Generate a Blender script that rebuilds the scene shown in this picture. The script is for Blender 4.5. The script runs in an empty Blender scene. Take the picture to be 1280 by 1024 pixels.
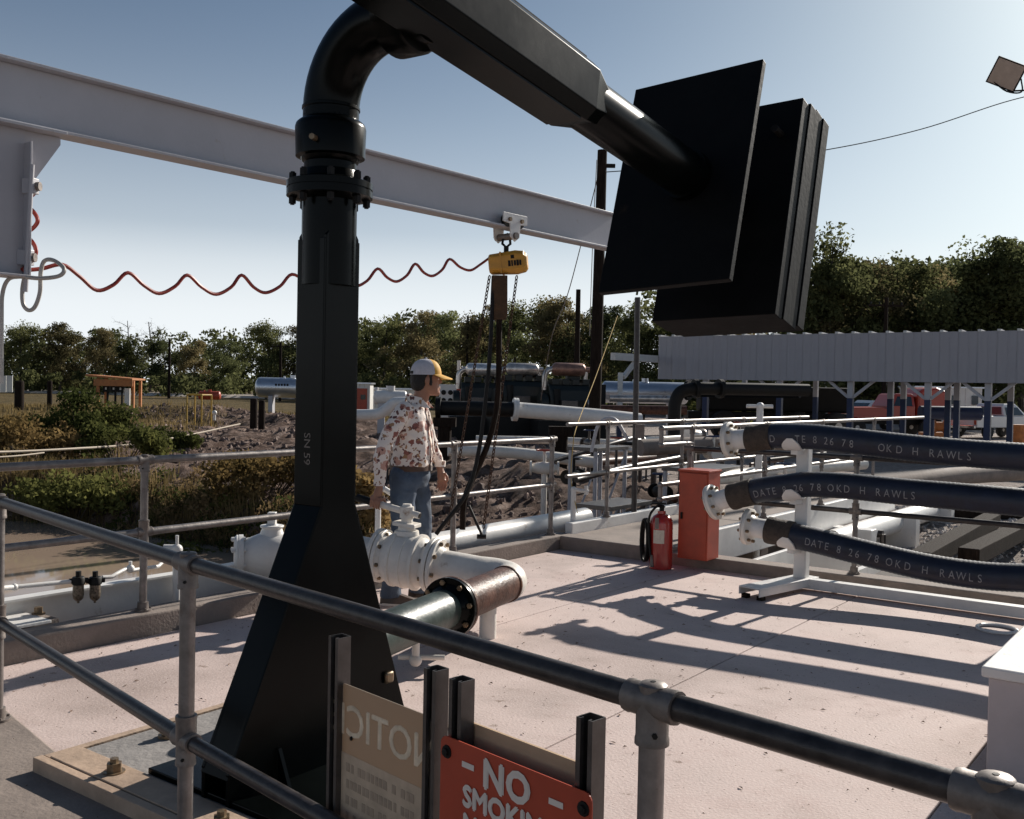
import bpy, bmesh, math, random
import numpy as np
from mathutils import Vector, Matrix, noise
random.seed(7)
R = math.radians
sc = bpy.context.scene
col = sc.collection
# ---------------------------------------------------------------- camera
FPX, EYE = 1250.0, 1.6                      # focal length in photo pixels, eye height above the deck
PITCH, ROLL = math.atan(26 / FPX), math.atan(.020)
F = Vector((0, math.cos(PITCH), -math.sin(PITCH)))
W0 = Vector((0, math.sin(PITCH), math.cos(PITCH)))
CR = Vector((1, 0, 0)) * math.cos(ROLL) + W0 * math.sin(ROLL)
CU = W0 * math.cos(ROLL) - Vector((1, 0, 0)) * math.sin(ROLL)
EYEP = Vector((0, 0, EYE))
cd = bpy.data.cameras.new('camera'); cam = bpy.data.objects.new('camera', cd); col.objects.link(cam)
cd.sensor_width = 36; cd.lens = 36 * FPX / 1280; cd.clip_start = .05; cd.clip_end = 3000
cam.matrix_world = Matrix(((CR.x, CU.x, -F.x, 0), (CR.y, CU.y, -F.y, 0), (CR.z, CU.z, -F.z, EYE), (0, 0, 0, 1)))
sc.camera = cam
# ---------------------------------------------------------------- sky, sun, exposure
SUN_AZ, SUN_EL = R(41), R(27.5)               # azimuth to the right of the view axis
w = bpy.data.worlds.new('World'); sc.world = w; w.use_nodes = True
nt = w.node_tree; nt.nodes.clear()
sky = nt.nodes.new('ShaderNodeTexSky'); sky.sky_type = 'NISHITA'; sky.sun_disc = False
sky.sun_elevation = SUN_EL; sky.sun_rotation = SUN_AZ; sky.air_density = .7; sky.dust_density = 1.25; sky.ozone_density = 1.2
bg = nt.nodes.new('ShaderNodeBackground'); bg.inputs[1].default_value = .05
wo = nt.nodes.new('ShaderNodeOutputWorld')
# pale milky air low over the horizon, the same all the way round
tcw = nt.nodes.new('ShaderNodeTexCoord'); spw = nt.nodes.new('ShaderNodeSeparateXYZ'); rmp = nt.nodes.new('ShaderNodeValToRGB'); mxw = nt.nodes.new('ShaderNodeMix'); mxw.data_type = 'RGBA'
nt.links.new(tcw.outputs['Generated'], spw.inputs[0]); nt.links.new(spw.outputs['Z'], rmp.inputs[0])
el_ = rmp.color_ramp.elements; el_[0].position = 0; el_[1].position = .5
for p_ in (.07, .117, .15, .25, .35): el_.new(p_)
rmp.color_ramp.interpolation = 'B_SPLINE'
for e_, f_ in zip(el_, (1, .95, .68, .42, .14, .05, 0)): e_.color = (f_, f_, f_, 1)
mxw.inputs[7].default_value = (14.0, 14.7, 15.2, 1)
nt.links.new(rmp.outputs[0], mxw.inputs[0]); tnt = nt.nodes.new('ShaderNodeMix'); tnt.data_type = 'RGBA'; tnt.blend_type = 'MULTIPLY'; tnt.inputs[0].default_value = 1; tnt.inputs[7].default_value = (.86, 1.03, 1.07, 1)   # film's cyan cast of the blue
nt.links.new(sky.outputs[0], tnt.inputs[6]); nt.links.new(tnt.outputs[2], mxw.inputs[6])
nt.links.new(mxw.outputs[2], bg.inputs[0]); nt.links.new(bg.outputs[0], wo.inputs[0])
ld = bpy.data.lights.new('sun', 'SUN'); ld.energy = 5.0; ld.angle = R(.55); ld.color = (1, .93, .84)
sun = bpy.data.objects.new('sun', ld); col.objects.link(sun)
SD = Vector((math.sin(SUN_AZ) * math.cos(SUN_EL), math.cos(SUN_AZ) * math.cos(SUN_EL), math.sin(SUN_EL)))
sun.rotation_euler = SD.to_track_quat('Z', 'Y').to_euler(); sun.location = SD * 60
vs = sc.view_settings
vs.view_transform = 'Standard'; vs.look = 'None'; vs.gamma = 1; vs.use_curve_mapping = False; vs.exposure = 0.38
sc.cycles.max_bounces = 6; sc.cycles.transparent_max_bounces = 6

# ---------------------------------------------------------------- helpers
V = Vector
UP = V((0, 0, 1))
UA = R(53.5)
U = V((math.cos(UA), math.sin(UA), 0))       # deck axis going right and away
VV = V((math.sin(UA), -math.cos(UA), 0))     # deck axis going right and nearer
def ray(px, py): return F * FPX + CR * (px - 640) + CU * (512 - py)
def at(px, py, d):                            # point of the photo at distance d ahead
    r = ray(px, py); return EYEP + r * (d / r.y)
def atz(px, py, z):                           # point of the photo at height z
    r = ray(px, py); return EYEP + r * ((z - EYE) / r.z)
def proj(p):
    q = p - EYEP; k = FPX / q.dot(F); return 640 + q.dot(CR) * k, 512 - q.dot(CU) * k

ORG = {}
class MB:
    def __init__(s): s.v = []; s.f = []
    def add(s, vs_, fs):
        o = len(s.v); s.v += [tuple(p) for p in vs_]; s.f += [tuple(i + o for i in f) for f in fs]; return s
    def box(s, c, sx, sy, sz, ax=None, ay=None, az=None):
        ax = V(ax or (1, 0, 0)); ay = V(ay or (0, 1, 0)); az = V(az or (0, 0, 1)); c = V(c)
        p = [c + ax * (i * sx / 2) + ay * (j * sy / 2) + az * (k * sz / 2) for k in (-1, 1) for j in (-1, 1) for i in (-1, 1)]
        return s.add(p, [(0, 2, 3, 1), (4, 5, 7, 6), (0, 1, 5, 4), (2, 6, 7, 3), (0, 4, 6, 2), (1, 3, 7, 5)])
    def bar(s, a, b, w_, h, up=UP):           # rectangular bar from a to b
        a = V(a); b = V(b); d = b - a; L = d.length; d.normalize()
        x = d.cross(V(up)); x.normalize(); y = x.cross(d)
        return s.box((a + b) / 2, w_, L, h, x, d, y)
    def prism(s, poly, off):                  # polygon (3D points) extruded by off
        n = len(poly); off = V(off); a = [V(p) for p in poly]; b = [p + off for p in a]
        fs = [tuple(range(n))[::-1], tuple(range(n, 2 * n))] + [(i, (i + 1) % n, n + (i + 1) % n, n + i) for i in range(n)]
        return s.add(a + b, fs)
    def tube(s, pts, r, seg=12, cap=True, up=None):
        pts = [V(p) for p in pts]; n = len(pts)
        rr = r if isinstance(r, (list, tuple)) else [r] * n
        vs_ = []; ref = None
        for i, p in enumerate(pts):
            t = (pts[min(i + 1, n - 1)] - pts[max(i - 1, 0)]).normalized()
            if ref is None:
                ref = t.orthogonal().normalized() if abs(t.z) > .9 else t.cross(UP).normalized()
            ref = (ref - t * ref.dot(t)).normalized(); b = t.cross(ref)
            q = rr[i]; qa, qb = q if isinstance(q, (list, tuple)) else (q, q)
            vs_ += [p + ref * (qa * math.cos(2 * math.pi * k / seg)) + b * (qb * math.sin(2 * math.pi * k / seg)) for k in range(seg)]
        fs = [(i * seg + k, i * seg + (k + 1) % seg, (i + 1) * seg + (k + 1) % seg, (i + 1) * seg + k) for i in range(n - 1) for k in range(seg)]
        if cap: fs += [tuple(range(seg))[::-1], tuple(range((n - 1) * seg, n * seg))]
        return s.add(vs_, fs)
    def cyl(s, a, b, r, seg=16, r2=None): return s.tube([a, b], [r, r if r2 is None else r2], seg)
    def lathe(s, o, d, prof, seg=24):         # prof: (distance along d, radius)
        o = V(o); d = V(d).normalized()
        x = d.orthogonal().normalized() if abs(d.z) > .9 else d.cross(UP).normalized(); y = d.cross(x); n = len(prof)
        vs_ = [o + d * t + x * (r * math.cos(2 * math.pi * k / seg)) + y * (r * math.sin(2 * math.pi * k / seg)) for t, r in prof for k in range(seg)]
        fs = [(i * seg + k, i * seg + (k + 1) % seg, (i + 1) * seg + (k + 1) % seg, (i + 1) * seg + k) for i in range(n - 1) for k in range(seg)]
        fs += [tuple(range(seg))[::-1], tuple(range((n - 1) * seg, n * seg))]
        return s.add(vs_, fs)
    def rings(s, rs):                         # rings of equal length, lofted and capped
        seg = len(rs[0]); n = len(rs)
        fs = [(i * seg + k, i * seg + (k + 1) % seg, (i + 1) * seg + (k + 1) % seg, (i + 1) * seg + k) for i in range(n - 1) for k in range(seg)]
        fs += [tuple(range(seg))[::-1], tuple(range((n - 1) * seg, n * seg))]
        return s.add([p for r in rs for p in r], fs)
    def ball(s, c, r, seg=12, n=8, ax=None):
        c = V(c); rx, ry, rz = r if isinstance(r, (tuple, list)) else (r, r, r)
        X, Y, Z = ax or (V((1, 0, 0)), V((0, 1, 0)), UP)
        return s.rings([[c + X * (rx * math.sin(a) * math.cos(2 * math.pi * k / seg)) + Y * (ry * math.sin(a) * math.sin(2 * math.pi * k / seg)) + Z * (-rz * math.cos(a)) for k in range(seg)]
                        for a in [math.pi * (i + .02) / (n + .04) for i in range(n + 1)]])
    def build(s, name, mat, parent=None, smooth=True, bevel=0, origin=None, fixn=True):
        if parent is not None: o = ORG[parent.name]
        elif origin is not None: o = V(origin)
        else:
            a = np.array(s.v); o = V(((a[:, 0].min() + a[:, 0].max()) / 2, (a[:, 1].min() + a[:, 1].max()) / 2, a[:, 2].min()))
        me = bpy.data.meshes.new(name)
        me.from_pydata([(p[0] - o.x, p[1] - o.y, p[2] - o.z) for p in s.v], [], s.f)
        if fixn:
            bm = bmesh.new(); bm.from_mesh(me); bmesh.ops.recalc_face_normals(bm, faces=bm.faces); bm.to_mesh(me); bm.free()
        me.materials.append(mat)
        ob = bpy.data.objects.new(name, me); col.objects.link(ob)
        if parent is not None: ob.parent = parent
        else: ob.location = o
        ORG[ob.name] = o
        if smooth and fixn:
            me.shade_smooth(); me.set_sharp_from_angle(angle=R(38))
        if bevel:
            b = ob.modifiers.new('bevel', 'BEVEL'); b.width = bevel; b.segments = 2; b.limit_method = 'ANGLE'; b.angle_limit = R(40)
        return ob
def tag(o, label=None, cat=None, group=None, kind=None):
    if label: o['label'] = label
    if cat: o['category'] = cat
    if group: o['group'] = group
    if kind: o['kind'] = kind
    return o
def thing(name, loc, label, cat, group=None):
    o = bpy.data.objects.new(name, None); col.objects.link(o); o.location = loc; o.empty_display_size = .1
    ORG[o.name] = V(loc); return tag(o, label, cat, group)
def clone(o, parent=None, loc=None, rz=None, scale=None):
    c = o.copy(); col.objects.link(c); c.parent = parent
    if loc is not None: c.location = loc
    if rz is not None: c.rotation_euler[2] = rz
    if scale is not None: c.scale = scale if isinstance(scale, (tuple, list)) else (scale,) * 3
    ORG[c.name] = V(c.location) if parent is None else ORG[parent.name]
    for ch in list(o.children): clone(ch, c)
    return c
def spline(pts, n=10):                        # Catmull-Rom through pts
    P = [V(p) for p in pts]; P = [P[0] * 2 - P[1]] + P + [P[-1] * 2 - P[-2]]; out = []
    for i in range(1, len(P) - 2):
        for k in range(n):
            t = k / n; a, b, c, d = P[i - 1:i + 3]
            out.append(.5 * ((2 * b) + (c - a) * t + (2 * a - 5 * b + 4 * c - d) * t * t + (3 * b - a - 3 * c + d) * t ** 3))
    return out + [P[-2]]
def arc(a, corner, b, n=8):                   # smooth bend a -> b round corner
    a, c, b = V(a), V(corner), V(b)
    k = .5523; p1 = a + (c - a) * k; p2 = b + (c - b) * k
    return [a * (1 - t) ** 3 + p1 * 3 * t * (1 - t) ** 2 + p2 * 3 * t * t * (1 - t) + b * t ** 3 for t in [i / n for i in range(n + 1)]]

# ---------------------------------------------------------------- materials
def mat(name, c, rough=.6, metal=0, var=.25, scale=6, bump=0, bscale=40, stain=None, samt=.5, sscale=3, spec=.5, coat=0, stretch=None, rvar=.15):
    m = bpy.data.materials.new(name); m.use_nodes = True; t = m.node_tree; N = t.nodes; L = t.links
    b = N['Principled BSDF']; b.inputs['Roughness'].default_value = rough; b.inputs['Metallic'].default_value = metal
    b.inputs['Specular IOR Level'].default_value = spec
    if coat: b.inputs['Coat Weight'].default_value = coat; b.inputs['Coat Roughness'].default_value = .15
    tc = N.new('ShaderNodeTexCoord'); vec = tc.outputs['Object']
    if stretch:
        mp = N.new('ShaderNodeMapping'); mp.inputs['Scale'].default_value = stretch; L.new(vec, mp.inputs[0]); vec = mp.outputs[0]
    n1 = N.new('ShaderNodeTexNoise'); n1.inputs['Scale'].default_value = scale; n1.inputs['Detail'].default_value = 6; n1.inputs['Roughness'].default_value = .65
    L.new(vec, n1.inputs['Vector'])
    r = N.new('ShaderNodeValToRGB'); r.color_ramp.elements[0].position = .3; r.color_ramp.elements[1].position = .7
    r.color_ramp.elements[0].color = tuple(x * (1 - var) for x in c[:3]) + (1,); r.color_ramp.elements[1].color = tuple(min(1, x * (1 + var)) for x in c[:3]) + (1,)
    L.new(n1.outputs['Fac'], r.inputs[0]); out = r.outputs[0]
    if stain:
        n2 = N.new('ShaderNodeTexNoise'); n2.inputs['Scale'].default_value = sscale; n2.inputs['Detail'].default_value = 8; n2.inputs['Roughness'].default_value = .7
        L.new(vec, n2.inputs['Vector'])
        r2 = N.new('ShaderNodeValToRGB'); r2.color_ramp.elements[0].position = 1 - samt; r2.color_ramp.elements[1].position = min(1, 1 - samt + .12)
        r2.color_ramp.elements[0].color = (0, 0, 0, 1); r2.color_ramp.elements[1].color = (1, 1, 1, 1); L.new(n2.outputs['Fac'], r2.inputs[0])
        mx = N.new('ShaderNodeMix'); mx.data_type = 'RGBA'; L.new(r2.outputs[0], mx.inputs[0]); L.new(out, mx.inputs[6]); mx.inputs[7].default_value = tuple(stain) + (1,); out = mx.outputs[2]
    L.new(out, b.inputs['Base Color'])
    if rvar:
        mr = N.new('ShaderNodeMapRange'); mr.inputs[3].default_value = max(.03, rough - rvar); mr.inputs[4].default_value = min(1, rough + rvar)
        L.new(n1.outputs['Fac'], mr.inputs[0]); L.new(mr.outputs[0], b.inputs['Roughness'])
    if bump:
        n3 = N.new('ShaderNodeTexNoise'); n3.inputs['Scale'].default_value = bscale; n3.inputs['Detail'].default_value = 5; L.new(vec, n3.inputs['Vector'])
        bp = N.new('ShaderNodeBump'); bp.inputs['Strength'].default_value = bump; bp.inputs['Distance'].default_value = .02
        L.new(n3.outputs['Fac'], bp.inputs['Height']); L.new(bp.outputs[0], b.inputs['Normal'])
    return m
M = {}
M['black'] = mat('black_enamel', (.0016, .0024, .0023), .25, var=.5, scale=3, bump=.03, bscale=8, rvar=.06, spec=.11)
M['blackp'] = mat('black_plate', (.0022, .0025, .0028), .6, var=.5, scale=5, bump=.06, bscale=30, stain=(.028, .018, .009), samt=.37, sscale=2.2, spec=.13)
M['green'] = mat('dark_green_paint', (.018, .034, .029), .42, var=.4, scale=9, bump=.12, bscale=30)
M['white'] = mat('white_paint', (.68, .665, .64), .42, var=.10, scale=4, bump=.08, stain=(.36, .29, .22), samt=.38, sscale=5, rvar=.08)
M['beam'] = mat('shaded_white_paint', (.42, .415, .44), .45, var=.07, scale=2, bump=.05, stain=(.30, .24, .19), samt=.36, sscale=7)  # white paint with its shade put into a darker base colour
M['wpipe'] = mat('weathered_white_paint', (.70, .66, .60), .42, var=.10, scale=7, bump=.15, bscale=30, stain=(.28, .17, .09), samt=.36, sscale=6)
M['rust'] = mat('rusty_pipe', (.085, .040, .028), .46, var=.6, scale=10, bump=.2, bscale=50, stain=(.19, .085, .04), samt=.42, sscale=9, spec=.2)
M['bolt'] = mat('bolt_steel', (.22, .16, .10), .45, metal=.6, var=.5, scale=30, stain=(.2, .08, .03), samt=.45, sscale=40)
M['galv'] = mat('galvanised_pipe', (.20, .18, .17), .42, metal=.55, var=.35, scale=14, bump=.05, bscale=60, stain=(.09, .06, .045), samt=.40, sscale=9)
M['fit'] = mat('cast_fitting', (.17, .145, .13), .5, metal=.35, var=.35, scale=22, bump=.06, bscale=60, stain=(.13, .10, .085), samt=.42, sscale=12)
M['galvd'] = mat('dark_rail_pipe', (.045, .038, .036), .38, metal=.35, var=.5, scale=18, bump=.06, bscale=60, stain=(.12, .09, .08), samt=.36, sscale=14)
M['strut'] = mat('strut_channel', (.10, .09, .085), .4, metal=.6, var=.3, scale=15, stain=(.05, .03, .02), samt=.35, sscale=12)
M['red'] = mat('red_paint', (.36, .052, .022), .45, var=.2, scale=8, bump=.05, stain=(.16, .03, .02), samt=.36, sscale=5)
M['redx'] = mat('extinguisher_red', (.36, .022, .016), .22, var=.12, scale=8, coat=.5)
M['hose'] = mat('navy_rubber', (.010, .014, .030), .48, var=.35, scale=12, bump=.15, bscale=60)
M['band'] = mat('brown_canvas_band', (.055, .040, .030), .8, var=.5, scale=18, bump=.5, bscale=70)
M['letter'] = mat('stencil_paint', (.22, .22, .23), .7, var=.35, scale=40)
M['wood'] = mat('form_lumber', (.40, .29, .21), .75, var=.25, scale=5, bump=.2, bscale=30, stretch=(1, 1, 1))
M['timber'] = mat('creosoted_timber', (.020, .014, .011), .9, var=.5, scale=6, bump=.6, bscale=14, stretch=(4, 4, .6), spec=.08)
M['yellow'] = mat('hoist_yellow', (.55, .27, .03), .4, var=.15, scale=12, stain=(.12, .06, .03), samt=.34, sscale=9)
M['yel2'] = mat('yellow_paint', (.42, .26, .035), .6, var=.25)
M['orange'] = mat('orange_stained_wood', (.42, .16, .05), .65, var=.25, scale=4)
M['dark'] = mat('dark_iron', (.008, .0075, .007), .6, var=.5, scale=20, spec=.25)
M['rope'] = mat('rope', (.42, .36, .29), .9, var=.2, scale=60)
M['airhose'] = mat('red_air_hose', (.30, .035, .02), .4, var=.2, scale=8)
M['greyhose'] = mat('grey_cable', (.42, .40, .37), .5, var=.15)
M['silver'] = mat('aluminium_paint', (.50, .53, .58), .32, metal=.75, var=.12, scale=2)
M['muff'] = mat('muffler_steel', (.55, .50, .46), .34, metal=.7, var=.4, scale=4, stain=(.22, .09, .04), samt=.42, sscale=3)
M['engine'] = mat('engine_green', (.006, .009, .007), .5, var=.6, scale=8)
M['lock'] = mat('locker_paint', (.46, .41, .41), .55, var=.12, scale=3, bump=.1, bscale=30, stain=(.30, .26, .24), samt=.42, sscale=4)  # white locker sides, darkened in the colour to stand for shade
M['panelw'] = mat('white_siding', (.62, .61, .58), .55, var=.08, scale=2)
M['fascia'] = mat('ribbed_sheet', (.34, .325, .345), .5, var=.06, scale=1.5, bump=.03)  # white sheet; the shade on it is mixed into this colour
M['blue'] = mat('blue_paint', (.006, .020, .075), .45, var=.2)
M['glass'] = mat('dark_glass', (.03, .045, .06), .08, var=.1, rvar=0)
M['tyre'] = mat('tyre', (.012, .012, .012), .75, var=.3)
M['carwhite'] = mat('white_car_paint', (.70, .70, .69), .22, var=.03, coat=.4, rvar=.03)
M['carred'] = mat('red_truck_paint', (.40, .045, .022), .3, var=.03, coat=.3, rvar=.03)
M['chrome'] = mat('chrome', (.6, .6, .6), .15, metal=1, var=.1)
M['sand'] = mat('caliche', (.50, .44, .38), .9, var=.15, scale=.7, bump=.3, bscale=6)
M['conc2'] = mat('grey_concrete', (.22, .18, .155), .85, var=.25, scale=4, bump=.22, bscale=55, stain=(.15, .12, .10), samt=.42, sscale=3)
M['grout'] = mat('grout_pad', (.24, .225, .215), .85, var=.2, scale=4, bump=.4, bscale=25, stain=(.12, .11, .10), samt=.40, sscale=3)
M['signred'] = mat('sign_red', (.42, .055, .022), .5, var=.10, scale=10, stain=(.22, .03, .02), samt=.33, sscale=7)
M['signw'] = mat('sign_white', (.70, .62, .55), .55, var=.08)
M['tan'] = mat('hardboard_back', (.50, .35, .22), .7, var=.08, scale=12)
M['gravel'] = mat('crushed_stone', (.42, .39, .37), .9, var=.5, scale=14)
M['paper'] = mat('paper_label', (.62, .55, .45), .7, var=.15, scale=30)
M['orangelens'] = mat('orange_lens', (.5, .12, .02), .3)

def concrete():
    m = mat('deck_concrete', (.55, .44, .405), .82, var=.10, scale=1.6, bump=.18, bscale=70)
    t = m.node_tree; N = t.nodes; L = t.links; b = N['Principled BSDF']
    base = b.inputs['Base Color'].links[0].from_socket
    tc = N['Texture Coordinate'].outputs['Object']
    def layer(src, scale, lo, hi, c, detail=8, rough=.75):
        n = N.new('ShaderNodeTexNoise'); n.inputs['Scale'].default_value = scale; n.inputs['Detail'].default_value = detail; n.inputs['Roughness'].default_value = rough; L.new(tc, n.inputs['Vector'])
        r = N.new('ShaderNodeValToRGB'); r.color_ramp.elements[0].position = lo; r.color_ramp.elements[1].position = hi
        r.color_ramp.elements[0].color = (0, 0, 0, 1); r.color_ramp.elements[1].color = (1, 1, 1, 1); L.new(n.outputs['Fac'], r.inputs[0])
        x = N.new('ShaderNodeMix'); x.data_type = 'RGBA'; L.new(r.outputs[0], x.inputs[0]); L.new(src, x.inputs[6]); x.inputs[7].default_value = c + (1,); return x.outputs[2]
    o = layer(base, 2.3, .52, .72, (.46, .34, .31)); o = layer(o, 24, .60, .74, (.34, .245, .205)); o = layer(o, .55, .50, .66, (.37, .29, .26), 9, .62); o = layer(o, 4.5, .57, .70, (.35, .27, .235), 10, .8); o = layer(o, 9, .645, .69, (.24, .17, .135), 6, .6); o = layer(o, 60, .66, .72, (.14, .09, .065), 3, .5); o = layer(o, 110, .58, .7, (.60, .52, .48), 2, .5)
    L.new(o, b.inputs['Base Color'])
    return m
M['deck'] = concrete()
# ================================================================ THE SETTING
K0 = V((.5, 10.0, 0))                        # back corner of the deck
def uv(u, v, z=0): return K0 + U * u + VV * v + UP * z
WATER = -1.0
SH = [(-60, 27), (-25, 21.5), (-14, 19), (-7.5, 17.2), (-4.6, 15.2), (-2.8, 13), (-1.6, 11), (-.6, 9), (1, 5)]
def shore(x):
    if x >= SH[-1][0]: return -50
    for (a, b), (c, d) in zip(SH, SH[1:]):
        if x <= c: return b + (d - b) * max(0, (x - a)) / (c - a)
    return 5
def sm(a, b, x):
    t = min(1, max(0, (x - a) / (b - a))); return t * t * (3 - 2 * t)
BUMPS = [(-14.5, 46, 4.5, 2.0, .75, 0), (-8.5, 44, 3.5, 1.6, .55, 0), (-7, 30, 4.5, 4, .35, 0), (-16, 34, 6, 6, .45, 0), (-3.2, 24, 2.6, 3, .55, 0),
         (1.2, 17.5, 2.2, 1.6, .45, 0), (-.6, 20, 2.0, 2.0, .5, 0), (-6, 20, 3, 1.4, .2, 0), (-24, 52, 9, 9, .5, 0)]
def gz(x, y):
    z = -.38
    for bx, by, sx, sy, h, _ in BUMPS: z += h * math.exp(-((x - bx) / sx) ** 2 - ((y - by) / sy) ** 2)
    rough = sm(9, 14, y) * (1 - sm(50, 75, y)) * (1 - sm(2.5, 5, x)) * sm(-30, -17, x)
    if rough > 0:
        z += rough * (.20 * noise.fractal(V((x * .9, y * .7, 0)), .8, 2.1, 6) + .10 * abs(noise.noise(V((x * 2.6, y * 1.9, 4)))) + .05 * noise.noise(V((x * 6.1, y * 5.2, 1))))
    # low ground right beside the deck
    rel = V((x, y, 0)) - K0
    du, dv = rel.dot(U), rel.dot(VV)
    near = (1 - sm(1.5, 7, du)) * sm(-2.6, -1.2, dv) if dv < 0 else (1 - sm(2.0, 9, du))
    z -= .55 * max(0, near) * (1 if du > -9 else 0)
    s_ = shore(x)
    if s_ > -40: z = z * sm(s_ - .3, s_ + 1.7, y) + (-1.75) * (1 - sm(s_ - .3, s_ + 1.7, y))
    return z
def terrain():
    # one sheet: fine near the deck, coarse to the horizon
    def axis(lo, hi, step, ends):
        a = list(np.arange(lo, hi + 1e-6, step)); g = step; x = hi
        while x < ends[1]: g *= 1.35; x += g; a.append(x)
        g = step; x = lo
        while x > ends[0]: g *= 1.35; x -= g; a.insert(0, x)
        return a
    xs = axis(-24, 14, .15, (-1500, 1500)); ys = axis(6, 52, .19, (-600, 2500))
    nx = len(xs); vs_ = []; 
    for y in ys:
        for x in xs:
            z = gz(x, y)
            if uv_in(x, y): z = -1.2
            vs_.append((x, y, z))
    fs = [(j * nx + i, j * nx + i + 1, (j + 1) * nx + i + 1, (j + 1) * nx + i) for j in range(len(ys) - 1) for i in range(nx - 1)]
    m = MB(); m.add(vs_, fs)
    o = m.build('ground', ground_mat(), origin=(0, 0, 0), fixn=False); o.data.shade_smooth(); o['kind'] = 'structure'
def uv_in(x, y):
    rel = V((x, y, 0)) - K0; u, v = rel.dot(U), rel.dot(VV)
    return -14 < u < -.3 and .3 < v < 14
def ground_mat():
    m = bpy.data.materials.new('yard_ground'); m.use_nodes = True; t = m.node_tree; N = t.nodes; L = t.links; b = N['Principled BSDF']
    b.inputs['Roughness'].default_value = .95; b.inputs['Specular IOR Level'].default_value = .15
    tc = N.new('ShaderNodeTexCoord').outputs['Object']
    def nz(scale, detail=8, rough=.7):
        n = N.new('ShaderNodeTexNoise'); n.inputs['Scale'].default_value = scale; n.inputs['Detail'].default_value = detail; n.inputs['Roughness'].default_value = rough; L.new(tc, n.inputs['Vector']); return n.outputs['Fac']
    def ramp(f, *st):
        r = N.new('ShaderNodeValToRGB'); e = r.color_ramp.elements
        while len(e) < len(st): e.new(.5)
        for k, (p, c) in enumerate(st): e[k].position = p; e[k].color = tuple(c) + (1,)
        L.new(f, r.inputs[0]); return r.outputs[0]
    def mix(f, a, c):
        x = N.new('ShaderNodeMix'); x.data_type = 'RGBA'; L.new(f, x.inputs[0]); L.new(a, x.inputs[6]); L.new(c, x.inputs[7]); return x.outputs[2]
    def mth(op, a, b_):
        x = N.new('ShaderNodeMath'); x.operation = op; x.use_clamp = False
        for k, q in enumerate((a, b_)):
            if isinstance(q, (int, float)): x.inputs[k].default_value = q
            else: L.new(q, x.inputs[k])
        return x.outputs[0]
    def rng(f, a, b_):
        x = N.new('ShaderNodeMapRange'); x.interpolation_type = 'SMOOTHSTEP'; L.new(f, x.inputs[0]); x.inputs[1].default_value = a; x.inputs[2].default_value = b_; return x.outputs[0]
    dirt = ramp(nz(2.2), (.3, (.035, .022, .018)), (.48, (.11, .072, .056)), (.58, (.23, .165, .135)), (.70, (.38, .30, .26)))
    grass = ramp(nz(1.1), (.3, (.035, .032, .012)), (.5, (.10, .072, .028)), (.7, (.19, .13, .06)))
    grav = ramp(nz(5, 10, .8), (.3, (.16, .13, .115)), (.5, (.34, .29, .26)), (.7, (.50, .44, .40)))
    sp = N.new('ShaderNodeSeparateXYZ'); L.new(tc, sp.inputs[0]); X, Y = sp.outputs[0], sp.outputs[1]
    big = nz(.25, 4)
    jit = mth('MULTIPLY', mth('SUBTRACT', big, .5), 14.0)
    Xj = mth('ADD', X, jit); Yj = mth('ADD', Y, jit)
    fg = mth('MAXIMUM', mth('MULTIPLY', rng(Xj, -1, 4), rng(Yj, 19, 24)), mth('MULTIPLY', rng(X, 3.2, 5.0), rng(Y, 8, 9)))         # crushed stone yard to the right
    fl = mth('MAXIMUM', rng(Xj, -11, -17), rng(Yj, 47, 56))       # dry grass to the left and beyond
    far = rng(Yj, 46, 54)
    c = mix(fl, dirt, grass); c2 = mix(fg, c, grav)
    L.new(c2, b.inputs['Base Color'])
    bp = N.new('ShaderNodeBump'); bp.inputs['Strength'].default_value = 1; bp.inputs['Distance'].default_value = .16
    L.new(nz(4.5, 10, .75), bp.inputs['Height']); L.new(bp.outputs[0], b.inputs['Normal'])
    return m
terrain()
# water
wm = mat('pond_water', (.34, .255, .195), .05, var=.1, scale=.4, spec=.6, rvar=0, bump=.03, bscale=2)
m = MB(); m.add([(-70, 0, WATER), (1.5, 0, WATER), (1.5, 30, WATER), (-70, 30, WATER)], [(0, 1, 2, 3)])
tag(m.build('pond_water', wm, origin=(0, 0, WATER), fixn=False), kind='structure')
# far caliche road
m = MB()
ra = [(at(-400, 488, 150)), (at(180, 492, 140)), (at(420, 499, 132)), (at(760, 507, 118))]
for i in range(len(ra)): ra[i].z = gz(ra[i].x, ra[i].y) + .28
m.add([p + V((0, 0, 0)) for p in ra] + [p + V((4, 16, .05)) for p in ra] + [p + V((0, -3, -.9)) for p in ra],
      [(i, i + 1, i + 5, i + 4) for i in range(3)] + [(i + 8, i + 9, i + 1, i) for i in range(3)])
tag(m.build('road', M['sand'], fixn=False), kind='structure')

# ---------------------------------------------------------------- deck: slabs, kerbs
deck = bpy.data.objects.new('deck', None); col.objects.link(deck); deck.location = uv(-3, 4.5); ORG['deck'] = V(deck.location); deck['kind'] = 'structure'
def uvbox(mb, u0, u1, v0, v1, z0, z1): return mb.box(uv((u0 + u1) / 2, (v0 + v1) / 2, (z0 + z1) / 2), u1 - u0, v1 - v0, z1 - z0, U, VV, UP)
uvbox(MB(), -7.0, .0, 0, 9.4, -1.3, -.012).build('sub_base', M['conc2'], deck, False)
vj = [.005, 1.48, 3.056, 4.6, 6.15, 7.7, 9.35]
for a, b in zip(vj, vj[1:]): uvbox(MB(), -6.98, -.005, a + .004, b - .004, -.2, 0).build('slab', M['deck'], deck, False, .006)
KH = .135
def kerb(u0, u1, v0, v1, z1, name='kerb'):
    return uvbox(MB(), u0, u1, v0, v1, -1.25, z1).build(name, M['conc2'], deck, False, .012)
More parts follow.
